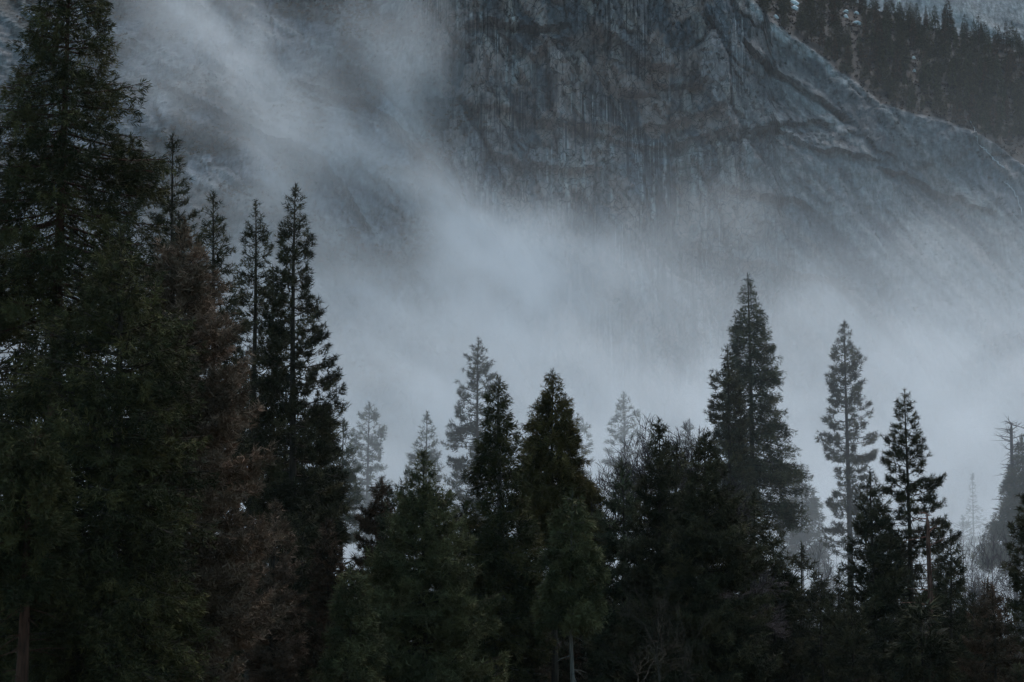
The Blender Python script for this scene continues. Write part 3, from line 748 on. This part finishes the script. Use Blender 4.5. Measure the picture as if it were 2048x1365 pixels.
# ------------------------------------------------------------------ dead snags
def snag(px, py, D, label, mat, r0, seed, stubs, topl):
    rng = np.random.default_rng(seed)
    A = ray(px, py, D); H = A[2]
    zt = np.linspace(0, 1, 16); zz = zt * H
    tp = np.stack([.12 * np.sin(zz / 6), .1 * np.cos(zz / 7), zz], -1)[None]
    tr = (r0 * (1 - .62 * zt))[None].copy(); tr[0, -1] = r0 * .10
    tp[0, -2, 2] = H - .9
    root = bpy.data.objects.new('dead_snag', None); COL.objects.link(root); root.location = (A[0], D, 0)
    put(root, label, 'dead tree')
    link('trunk', mesh_np('trunk', *tubes(tp, tr, 9), mat), root)
    z = H - rng.random(stubs) ** 1.4 * topl; a = rng.uniform(0, 6.28, stubs); ll = rng.uniform(.5, 3.0, stubs)
    e = np.stack([np.cos(a), np.sin(a), rng.uniform(-.3, .5, stubs)], -1)
    o = np.stack([z * 0, z * 0, z], -1)
    pts = np.stack([o, o + e * ll[:, None] * .5 + [0, 0, .05], o + e * ll[:, None] + rng.normal(0, .25, (stubs, 3))], 1)
    parts = [tubes(pts, np.tile([.07, .045, .015], (stubs, 1)), 4)]
    k = rng.integers(0, stubs, stubs * 2 if stubs > 20 else 1)
    o2 = pts[k, 1]; e2 = e[k] + rng.normal(0, .5, (len(k), 3))
    parts.append(tubes(np.stack([o2, o2 + e2 * .5, o2 + e2 * 1.0], 1), np.tile([.03, .02, .01], (len(k), 1)), 3))
    put(link('stubs', mesh_np('stubs', *cat(parts), mat), root), kind='stuff')
snag(2022, 846, 335, 'dead-topped grey snag with stubby broken branches at the right edge', BARK_OAK, .46, 71, 70, 14)
snag(1855, 1028, 238, 'reddish broken snag without branches in front of the pointed pine', BARK_SNAG, .42, 72, 14, 9)

# ------------------------------------------------------------------ bare deciduous trees
def bare_tree_mesh(rng, H, spread, levels=5, r0=.28, forks=3, rmin=.04, bole=.50):
    segs = {3: [], 4: []}                      # polyline pts, radii
    def grow(p, d, L, r, lev):
        m = 3 if lev <= 1 else 4; pts = [p]; dd = d
        for i in range(m - 1):
            dd = dd + rng.normal(0, .20 if lev < levels else .05, 3); dd[2] += .04; dd /= np.linalg.norm(dd)
            pts.append(pts[-1] + dd * L / (m - 1))
        segs[m].append((np.array(pts), np.linspace(r, r * .62, m)))
        if lev == 0: return
        nb = forks + int(rng.random() < .5)
        for j in range(nb):
            t = 1.0 if j == 0 else rng.uniform(.72 if lev == levels else .35, .97)
            k = min(m - 2, int(t * (m - 1))); f = t * (m - 1) - k
            q_ = pts[k] + (pts[k + 1] - pts[k]) * f
            ax = rng.normal(0, 1, 3); ax -= ax.dot(dd) * dd; ax /= np.linalg.norm(ax)
            sp = rng.uniform(.2, .45) if j == 0 else rng.uniform(.45, .95)
            nd = dd * cos(sp) + ax * sin(sp) * np.array([spread, spread, .8]); nd[2] += .12; nd /= np.linalg.norm(nd)
            L2 = H * (1 - bole) * .30 if lev == levels else L * rng.uniform(.62, .80)
            grow(q_, nd, L2, max(rmin, r * (.62 if j == 0 else .46)), lev - 1)
    grow(np.zeros(3), np.array([rng.normal(0, .10), rng.normal(0, .08), 1.0]), H * bole, r0, levels)
    top_ = max(np.max(a[0][:, 2]) for v in segs.values() for a in v)
    out = []
    for v in segs.values():
        pts = np.stack([a[0] for a in v]); pts[..., 2] *= H / top_
        out.append(tubes(pts, np.stack([a[1] for a in v]), 3))
    return cat(out)
OAKS = [
 (1200, 843, 226, .9, 6, .30, 'bare forked oak with a leaning dark trunk right of the olive-yellow cedar', 81, 3),
 (1255, 836, 222, 1.1, 7, .26, 'rounded leafless oak with a dense purplish crown of twigs', 82, 4),
 (1366, 862, 240, .9, 6, .22, 'leafless purplish oak behind the dark tufted pine', 83, 4),
 (1930, 1062, 292, .8, 5, .20, 'hazy leafless tree right of the pointed pine, the left one of three', 85, 4),
 (1972, 1052, 298, .8, 5, .20, 'hazy leafless tree below the dead-topped snag, the middle one of three', 86, 4),
 (2022, 1064, 290, .8, 5, .20, 'hazy leafless tree at the right edge, the right one of three', 87, 4),
 (1652, 1066, 300, .8, 5, .18, 'hazy leafless tree under the tiered pine', 88, 4),
 (1290, 1150, 162, 1.0, 5, .13, 'pale crooked leafless bush tree at the bottom centre', 90, 4),
]
for px, py, D, sp, lv, r0, lb, sd_, fk in OAKS:
    A = ray(px, py, D)
    root = bpy.data.objects.new('bare_tree', None); COL.objects.link(root); root.location = (A[0], D, 0)
    put(root, lb, 'bare tree')
    V, Q = bare_tree_mesh(np.random.default_rng(sd_), A[2], sp, lv, r0, 3, {True: .016, False: .024}[D < 210], .5 if D > 210 else .3)
    link('branches', mesh_np('branches', V, Q, BARK if sd_ == 90 else BARK_OAK), root)

# ------------------------------------------------------------------ trees on the high shelf (small in the picture, shared meshes)
proto = []
for k in range(6):
    rng = np.random.default_rng(500 + k)
    H = 21.0; wdt = [3.4, 3.8, 2.8, 4.4, 3.5, 2.6][k]
    pz = np.array([-1, 2, 8, 14, 18, 21.0]); r_ = wdt * np.array([1, 1, .92, .62, .30, .05])
    wood, (V, T, ti) = build_tree(rng, 'fir', pz, r_, r_ * rng.uniform(.85, 1.15), H, [1.5, 3, 2, 5, 2, 4][k], H, 1000, size=1.9, mspk=4, trunk_r=.30)
    proto.append((wood_mesh(wood, BARK), mesh_np('crown', V, T, FOL[['pine', 'pine', 'rust', 'pine', 'pine', 'bluish'][k]], False, {'tint': ('FLOAT', ti)})))
rng = np.random.default_rng(77)
def shelf_tree(p, h, k, label, group):
    root = bpy.data.objects.new('conifer_tree', None); COL.objects.link(root)
    root.location = p; root.rotation_euler = (0, 0, rng.uniform(0, 6.28))
    s = h / 21.0; root.scale = (s * rng.uniform(.85, 1.2),) * 2 + (s,)
    put(root, label, 'tree', group)
    link('trunk', proto[k][0], root); link('crown', proto[k][1], root)
def surf_at(px, py):
    i = np.argmin((PX - px) ** 2 + (PY - py) ** 2)
    return P3[i].copy()
def surf_seen(px, py):
    """Vertex of the cliff or shelf whose true projection is nearest to photo pixel."""
    return P3[np.argmin((TPX - px) ** 2 + (TPY - py) ** 2)].copy()
cz = (P3[:, 2] - CAMZ); cyv = P3[:, 1]
dep = cyv * cos(TILT) + cz * sin(TILT)
TPX = 1024 + 2 * F * P3[:, 0] / dep
TPY = 682 - 2 * F * (cz * cos(TILT) - cyv * sin(TILT)) / dep
RIDGE = [  # foot px, foot py, top py, label
 (1815, 48, -2, 'ridge conifer, slender, first in the row against the pale dome'),
 (1834, 48, 0, 'thin ridge conifer just right of the first one against the pale dome'),
 (1853, 52, 8, 'short ridge conifer with snow at its foot, left of the tall ridge conifer'),
 (1896, 66, -14, 'tallest ridge conifer with tiered drooping boughs, against the pale dome'),
 (1930, 78, 22, 'pointed ridge conifer right of the tallest ridge conifer'),
 (1945, 84, 60, 'small ridge conifer touching the pointed one'),
 (1963, 84, 40, 'broad ridge conifer standing alone in the middle of the gap'),
 (1981, 88, 74, 'tiny ridge conifer in the dip of the skyline'),
 (1998, 92, 46, 'ridge conifer, left of the close trio near the right edge'),
 (2013, 95, 38, 'ridge conifer, middle of the close trio near the right edge'),
 (2025, 98, 36, 'ridge conifer, right of the close trio near the right edge'),
 (2046, 104, 76, 'ridge conifer cut by the right edge of the view'),
]
for fx, fy, tyy, lb in RIDGE:
    p = surf_seen(fx, fy + 6); p[2] -= .4
    h = (fy + 6 - tyy) / 2 / F * p[1]
    shelf_tree(p, h, rng.integers(0, 6), lb, 'conifers along the ridge skyline')
msk = (above.reshape(-1) > 2.0) & (TPX > 1470) & (TPX < 2110) & (TPY > -60)
cand = np.flatnonzero(msk)
SNOW_AT = [(1586, 6), (1588, 18), (1550, 36), (1692, 24), (1690, 34), (1710, 28), (1714, 46), (1826, 117), (1829, 142)]
# even weight over the picture-sized area of the shelf
pick, got = [], []
order = rng.permutation(cand)
for i in order:
    q_ = np.array([TPX[i], TPY[i]])
    if any(abs(q_[0] - a) < 13 and -4 < q_[1] - b < 52 for a, b in SNOW_AT): continue
    if got and np.min(np.hypot(*((np.array(got) - q_) / (1, .55)).T)) < 16.5: continue
    got.append(q_); pick.append(i)
    if len(pick) >= 286: break
for i in pick:
    p = P3[i].copy(); p[2] -= .5
    shelf_tree(p, rng.uniform(11, 22), rng.integers(0, 6), 'small dark conifer in the dense wood on the shelf above the cliff', 'conifers of the wood above the cliff')

mid = []
for k in range(4):
    r2 = np.random.default_rng(600 + k)
    pz = np.array([-1, 1, 7, 12, 16, 18.4, 20.0]); r_ = [4.2, 3.8, 4.6, 3.6][k] * np.array([1, 1, .86, .58, .32, .12, .02])
    wood, (V, T, ti) = build_tree(r2, ['pine', 'fir', 'pine', 'fir'][k], pz, r_, r_ * r2.uniform(.85, 1.15), 20.0, .6, 20.0, 4600, size=1.25, trunk_r=.22)
    mid.append((wood_mesh(wood, BARK), mesh_np('crown', V, T, FOL[['pine', 'pine', 'rust', 'cedar'][k]], False, {'tint': ('FLOAT', ti)})))
r2 = np.random.default_rng(78)
for k in range(64):
    root = bpy.data.objects.new('understory_conifer', None); COL.objects.link(root)
    yy = r2.uniform(236, 300); xx = (-.205 + .41 * (k + r2.uniform(.1, .9)) / 64) * yy
    s = r2.uniform(.62, .98)
    root.location = (xx, yy, -.05); root.rotation_euler = (0, 0, r2.uniform(0, 6.28)); root.scale = (s, s, s)
    put(root, 'dark low conifer in the shadowy understory behind the front trees', 'tree', 'young conifers of the shadowy understory')
    j = r2.integers(0, 4)
    link('trunk', mid[j][0], root); link('crown', mid[j][1], root)

for k in range(72):
    root = bpy.data.objects.new('hazy_conifer', None); COL.objects.link(root)
    yy = r2.uniform(318, 430); xx = (-.205 + .41 * (k + r2.uniform(.1, .9)) / 72) * yy
    s = r2.uniform(.9, 1.45) * yy / 370
    root.location = (xx, yy, -.05); root.rotation_euler = (0, 0, r2.uniform(0, 6.28)); root.scale = (s, s, s)
    put(root, 'misty grey conifer standing in the hazy row behind the understory', 'tree', 'hazy conifers of the back row')
    j = r2.integers(0, 4)
    link('trunk', mid[j][0], root); link('crown', mid[j][1], root)

# scrub clinging to the ramps and shelf: countless small clumps
def scrub(name, idx, r, mat, seed):
    rg = np.random.default_rng(seed)
    n, M = len(idx), 14
    c = P3[idx] + [0, -.3, .3]
    rr_ = rg.uniform(.5, 1.0, n) * r
    off = norm(rg.normal(0, 1, (n, M, 3))) * (rr_[:, None, None] * rg.uniform(.3, 1, (n, M, 1))); off[..., 2] = np.abs(off[..., 2]) * .9
    ce = c[:, None, :] + off
    a = norm(rg.normal(0, 1, (n, M, 3))) * .42 * rr_[:, None, None]; b = norm(rg.normal(0, 1, (n, M, 3))) * .42 * rr_[:, None, None]
    V = np.stack([ce - a, ce + a, ce + b * 1.3], 2).reshape(-1, 3)
    ti = np.repeat(np.clip(rg.normal(.4, .2, n), 0, 1), M * 3)
    put(link(name, mesh_np(name, V, np.arange(len(V)).reshape(-1, 3), mat, False, {'tint': ('FLOAT', ti)})), kind='stuff')
rg = np.random.default_rng(5)
pL = (wL * sm(.50, .62, fbm(X / 26, Z / 22, 4, 81)) * (Z > 120) * (np.abs(X) < 420)).reshape(-1) + \
     (rough * roof_shade * .012).reshape(-1) * (Z.reshape(-1) > 150)
pL = pL / pL.sum()
scrub('scrub', rg.choice(len(P3), 3800, p=pL), 2.3, FOL['rust'], 6)
pS = ((above > 1).astype(float) * (np.abs(PX - 1800) < 420)).reshape(-1); pS /= pS.sum()
scrub('undergrowth', rg.choice(len(P3), 2600, p=pS), 1.8, FOL['heath'], 7)

# snow patches on the shelf, thin cascades on the right-hand slabs
sm_, snt, sb_ = newmat('old_snow'); sb_.inputs['Base Color'].default_value = (.80, .83, .86, 1)
def snow_patch(px, py, wpx, hpx, label, seed):
    rg = np.random.default_rng(seed)
    p = surf_seen(px, py); k = p[1] / F / 2
    n, rings = 20, 3
    th = np.arange(n) / n * 6.283
    rad = (.65 + .5 * vn(np.cos(th) * 1.6 + 5, np.sin(th) * 1.6 + 5, seed)) 
    V = [p + [0, -1.6, 1.4]]; 
    for j in range(1, rings + 1):
        f = j / rings
        xx = np.cos(th) * rad * wpx * k * f; zz = np.sin(th) * rad * hpx * k * f
        V += [p + [a, -1.6 * (1 - f * f) + b * .9 - .2, b + 1.4 * (1 - f * f) - .25 * f] for a, b in zip(xx, zz)]
    T = [[0, 1 + i, 1 + (i + 1) % n] for i in range(n)]; Q = []
    for j in range(rings - 1):
        o = 1 + j * n
        Q += [[o + i, o + n + i, o + n + (i + 1) % n, o + (i + 1) % n] for i in range(n)]
    put(link('snow_patch', mesh_np('snow_patch', np.array(V), [np.array(T), np.array(Q)], sm_, True)), label, 'snow patch', 'old snow patches on the shelf')
for i, a in enumerate([
 (1586, 6, 13, 7, 'bright snow patch at the top edge of the view, upper of the pair'),
 (1588, 18, 11, 7, 'bright snow patch just below the one at the top edge'),
 (1550, 36, 7, 4, 'small snow patch beside the pale bare slab'),
 (1692, 24, 8, 4, 'faint snow patch in the wood, highest of the middle cluster'),
 (1690, 34, 6, 5, 'small round snow patch in the wood, left of the middle cluster'),
 (1712, 28, 7, 3, 'sliver of snow in the wood, right of the middle cluster'),
 (1714, 46, 14, 5, 'longest snow patch in the wood, lowest of the middle cluster'),
 (1851, 36, 7, 3, 'snow patch under the short ridge conifer'),
 (1826, 117, 5, 2, 'tiny snow fleck low in the wood, upper one'),
 (1829, 142, 4, 1.5, 'tiny snow fleck low in the wood, lower one')]):
    snow_patch(*a, 300 + i)
wm_, wnt_, wb_ = newmat('falling_water'); wb_.inputs['Base Color'].default_value = (.42, .45, .48, 1); wb_.inputs['Roughness'].default_value = .35
def cascade(pl, wpx, label, seed):
    rg = np.random.default_rng(seed)
    pl = np.array(pl, float); t = np.linspace(0, len(pl) - 1, 26)
    xx = np.interp(t, np.arange(len(pl)), pl[:, 0]) + rg.normal(0, .8, 26); yy = np.interp(t, np.arange(len(pl)), pl[:, 1])
    pts = np.array([surf_seen(a, b) for a, b in zip(xx, yy)])
    pts[:, 1] = (np.convolve(np.pad(pts[:, 1], 2, 'edge'), np.ones(5) / 5, 'valid')) - .6
    rad = np.abs(rg.normal(1, .45, 26)).clip(.08, 2.2) * wpx / 2 * 1500 / F / 2
    rad[0] = rad[-1] = .05
    V, Q = tubes(pts[None], rad[None], 6)
    put(link('cascade', mesh_np('cascade', V, Q, wm_, True)), label, 'cascade', 'thin cascades on the slabs')
cascade([(1938, 238), (1950, 262), (1955, 284)], 1.2, 'short thin cascade just below the wood at the lip of the slab', 1)
cascade([(1952, 284), (1975, 305), (1990, 322), (2008, 336)], 1.9, 'widest white cascade slanting down the right-hand slab', 2)
cascade([(2010, 362), (2024, 380), (2036, 398), (2044, 430)], 1.5, 'lower cascade by the right edge, below the widest one', 3)

# ------------------------------------------------------------------ undergrowth on the valley floor
rg = np.random.default_rng(9)
n = 600
bx = rg.uniform(-75, 75, n); by = rg.uniform(170, 330, n); bx *= by / 220
hh = rg.uniform(1.5, 4.5, n)
o = np.stack([bx, by, np.zeros(n)], -1)
m1 = o + np.stack([rg.normal(0, .5, n), rg.normal(0, .5, n), hh * .55], -1); e_ = m1 + np.stack([rg.normal(0, .8, n), rg.normal(0, .8, n), hh * .45], -1)
parts = [tubes(np.stack([o, m1, e_], 1), np.tile([.05, .03, .01], (n, 1)), 3)]
for _ in range(4):
    f = rg.uniform(.2, .9, (n, 1)); b0 = m1 * (1 - f) + e_ * f
    b1 = b0 + np.stack([rg.normal(0, 1.0, n), rg.normal(0, 1.0, n), rg.uniform(.2, 1.5, n)], -1)
    parts.append(tubes(np.stack([b0, (b0 + b1) / 2 + rg.normal(0, .1, (n, 3)), b1], 1), np.tile([.02, .015, .006], (n, 1)), 3))
put(link('brush', mesh_np('brush', *cat(parts), BARK_OAK)), kind='stuff')

# ------------------------------------------------------------------ air and mist
def vol_mat(name, dens, col, aniso):
    m = bpy.data.materials.new(name); m.use_nodes = True
    nt = m.node_tree
    nt.nodes.remove(nt.nodes['Principled BSDF'])
    pv = nt.nodes.new('ShaderNodeVolumePrincipled')
    pv.inputs['Color'].default_value = (*col, 1); pv.inputs['Density'].default_value = dens; pv.inputs['Anisotropy'].default_value = aniso
    nt.links.new(pv.outputs[0], nt.nodes['Material Output'].inputs['Volume'])
    return m
hz = vol_mat('hazy_air', .000018, (.90, .95, 1.0), .2)
hv = np.array([[x, y, z] for z in (-2, 780) for y in (-3100, 3100) for x in (-3100, 3100)], float)
hq = np.array([[0, 2, 3, 1], [4, 5, 7, 6], [0, 1, 5, 4], [2, 6, 7, 3], [0, 4, 6, 2], [1, 3, 7, 5]])
put(link('haze', mesh_np('haze', hv, hq, hz)), kind='stuff')

class GN:
    def __init__(self, name):
        self.t = bpy.data.node_groups.new(name, 'GeometryNodeTree')
        self.t.interface.new_socket('Geometry', in_out='OUTPUT', socket_type='NodeSocketGeometry')
        self.out = self.t.nodes.new('NodeGroupOutput')
        self.pos = self.t.nodes.new('GeometryNodeInputPosition').outputs[0]
        sx = self.t.nodes.new('ShaderNodeSeparateXYZ'); self.t.links.new(self.pos, sx.inputs[0])
        self.x, self.y, self.z = sx.outputs
    def _in(self, sock, v):
        if isinstance(v, (int, float)): sock.default_value = v
        elif isinstance(v, (tuple, list, np.ndarray)): sock.default_value = tuple(float(a) for a in v)
        else: self.t.links.new(v, sock)
    def m(self, op, a, b=0.0):
        n = self.t.nodes.new('ShaderNodeMath'); n.operation = op
        self._in(n.inputs[0], a); self._in(n.inputs[1], b); return n.outputs[0]
    def v(self, op, a, b=(0, 0, 0)):
        n = self.t.nodes.new('ShaderNodeVectorMath'); n.operation = op
        self._in(n.inputs[0], a); self._in(n.inputs[1], b)
        return n.outputs['Value'] if op in ('DOT_PRODUCT', 'LENGTH') else n.outputs[0]
    def add(self, *a):
        r = a[0]
        for b in a[1:]: r = self.m('ADD', r, b)
        return r
    def mul(self, *a):
        r = a[0]
        for b in a[1:]: r = self.m('MULTIPLY', r, b)
        return r
    def step(self, x, a, b):
        n = self.t.nodes.new('ShaderNodeMapRange'); n.interpolation_type = 'SMOOTHSTEP'
        self._in(n.inputs['Value'], x); self._in(n.inputs['From Min'], a); self._in(n.inputs['From Max'], b)
        n.inputs['To Min'].default_value = 0; n.inputs['To Max'].default_value = 1
        return n.outputs[0]
    def noise(self, vec, scale, detail=3, rough=.55):
        n = self.t.nodes.new('ShaderNodeTexNoise'); self._in(n.inputs['Vector'], vec)
        n.inputs['Scale'].default_value = scale; n.inputs['Detail'].default_value = detail; n.inputs['Roughness'].default_value = rough
        return n.outputs[0]
    def gauss(self, c, s, amp, rot=0.0):
        d = self.v('SUBTRACT', self.P, tuple(c))
        if rot:
            r = self.t.nodes.new('ShaderNodeVectorRotate'); r.rotation_type = 'Y_AXIS'; r.inputs['Angle'].default_value = rot
            self.t.links.new(d, r.inputs['Vector']); d = r.outputs[0]
        d = self.v('MULTIPLY', d, tuple(1 / q_ for q_ in s))
        return self.mul(self.m('EXPONENT', self.m('MULTIPLY', self.v('DOT_PRODUCT', d, d), -1.0)), amp)
    def volume(self, name, dens, lo, hi, res, mat):
        n = self.t.nodes.new('GeometryNodeVolumeCube')
        self._in(n.inputs['Density'], dens)
        n.inputs['Min'].default_value = lo; n.inputs['Max'].default_value = hi
        for k, r in zip('XYZ', res): n.inputs['Resolution ' + k].default_value = r
        sm2 = self.t.nodes.new('GeometryNodeSetMaterial'); sm2.inputs['Material'].default_value = mat
        self.t.links.new(n.outputs[0], sm2.inputs[0]); self.t.links.new(sm2.outputs[0], self.out.inputs[0])
        vd = bpy.data.volumes.new(name); vd.materials.append(mat)
        o = bpy.data.objects.new(name, vd); COL.objects.link(o)
        md = o.modifiers.new('density', 'NODES'); md.node_group = self.t
        put(o, kind='stuff')
        return o

MIST = vol_mat('mist', 1.0, (.93, .96, 1.0), .25)
# ground mist drifting between and behind the trees
g = GN('valley_mist'); g.P = g.pos
nz1 = g.noise(g.pos, .016, 3)
dens = g.mul(.0050, g.step(g.y, 205, 370), g.m('EXPONENT', g.mul(g.z, -1 / 70)), g.m('MAXIMUM', 0.05, g.add(.35, g.mul(1.5, g.m('SUBTRACT', nz1, .2)))), g.step(g.z, 95, 60), g.step(g.y, 640, 560))
g.volume('valley_mist', dens, (-230, 200, -1), (230, 648, 98), (70, 66, 26), MIST)

# mist bank lying against the foot of the cliff, with wisps climbing it
g = GN('cliff_mist')
w1 = g.t.nodes.new('ShaderNodeTexNoise'); g.t.links.new(g.pos, w1.inputs['Vector']); w1.inputs['Scale'].default_value = .009; w1.inputs['Detail'].default_value = 3
wv = g.v('MULTIPLY', g.v('SUBTRACT', w1.outputs['Color'], (.5, .5, .5)), (52, 40, 46))
g.P = g.v('ADD', g.pos, wv)
def B(px, py, wpx, hpx, amp, rot=0.0, D=1390, dd=85):
    c = ray(px, py, D); k = D / F / 2
    return g.gauss(c, (wpx * k, dd, hpx * k), amp, rot)
base = g.mul(1.0, g.step(g.add(g.z, g.mul(-.02, g.x), g.mul(60, g.m('SUBTRACT', g.noise(g.pos, .008, 3), .5))), 238, 92))
blobs = g.add(
    g.mul(base, 1.0),
    B(1060, 570, 230, 110, .9), B(1000, 490, 120, 80, .4),
    B(835, 135, 60, 95, .62, -.35), B(760, 70, 100, 50, .35, -.4),
    B(470, 150, 230, 80, .42, -.55), B(640, 265, 240, 80, .40, -.6), B(860, 380, 170, 70, .6, -.6), B(330, 210, 160, 40, .3, -.6), B(540, 390, 170, 40, .3, -.6),
    B(560, 420, 120, 110, .30), B(430, 70, 140, 50, .5, -.4), B(720, 640, 200, 110, .4),
    B(1960, 660, 180, 80, .5), B(1560, 620, 320, 60, .25), B(1330, 480, 130, 90, .18), B(1800, 480, 300, 90, .14), B(1480, 420, 90, 60, .12),
    B(790, 470, 75, 90, -.4), B(560, 190, 60, 40, -.5), B(300, 250, 120, 60, -.25), B(470, 330, 90, 40, -.4, -.6), B(1180, 300, 260, 90, -.3), B(1700, 300, 300, 100, -.3))
rt = g.t.nodes.new('ShaderNodeVectorRotate'); rt.rotation_type = 'Y_AXIS'; rt.inputs['Angle'].default_value = -.62
g.t.links.new(g.P, rt.inputs['Vector'])
tex = g.add(g.mul(.26, g.noise(g.v('MULTIPLY', rt.outputs[0], (.7, .15, 1.3)), .062, 4, .6)), g.mul(.37, g.noise(g.v('MULTIPLY', g.P, (1, .22, 1.25)), .022, 5, .6)), g.mul(.37, g.noise(g.v('MULTIPLY', rt.outputs[0], (.40, .2, 1.5)), .028, 5, .6)))
dens = g.mul(.0090, g.m('MAXIMUM', 0.0, g.mul(blobs, g.m('MAXIMUM', .05, g.add(.08, g.mul(13.0, g.m('SUBTRACT', tex, .435)))))), g.step(g.y, 1010, 1180), g.step(g.y, 1690, 1600), g.step(g.z, 470, 430), g.add(.45, g.mul(.55, g.step(g.z, 115, 225))))
g.volume('cliff_mist', dens, (-470, 1000, -1), (470, 1700, 475), (156, 64, 92), MIST)
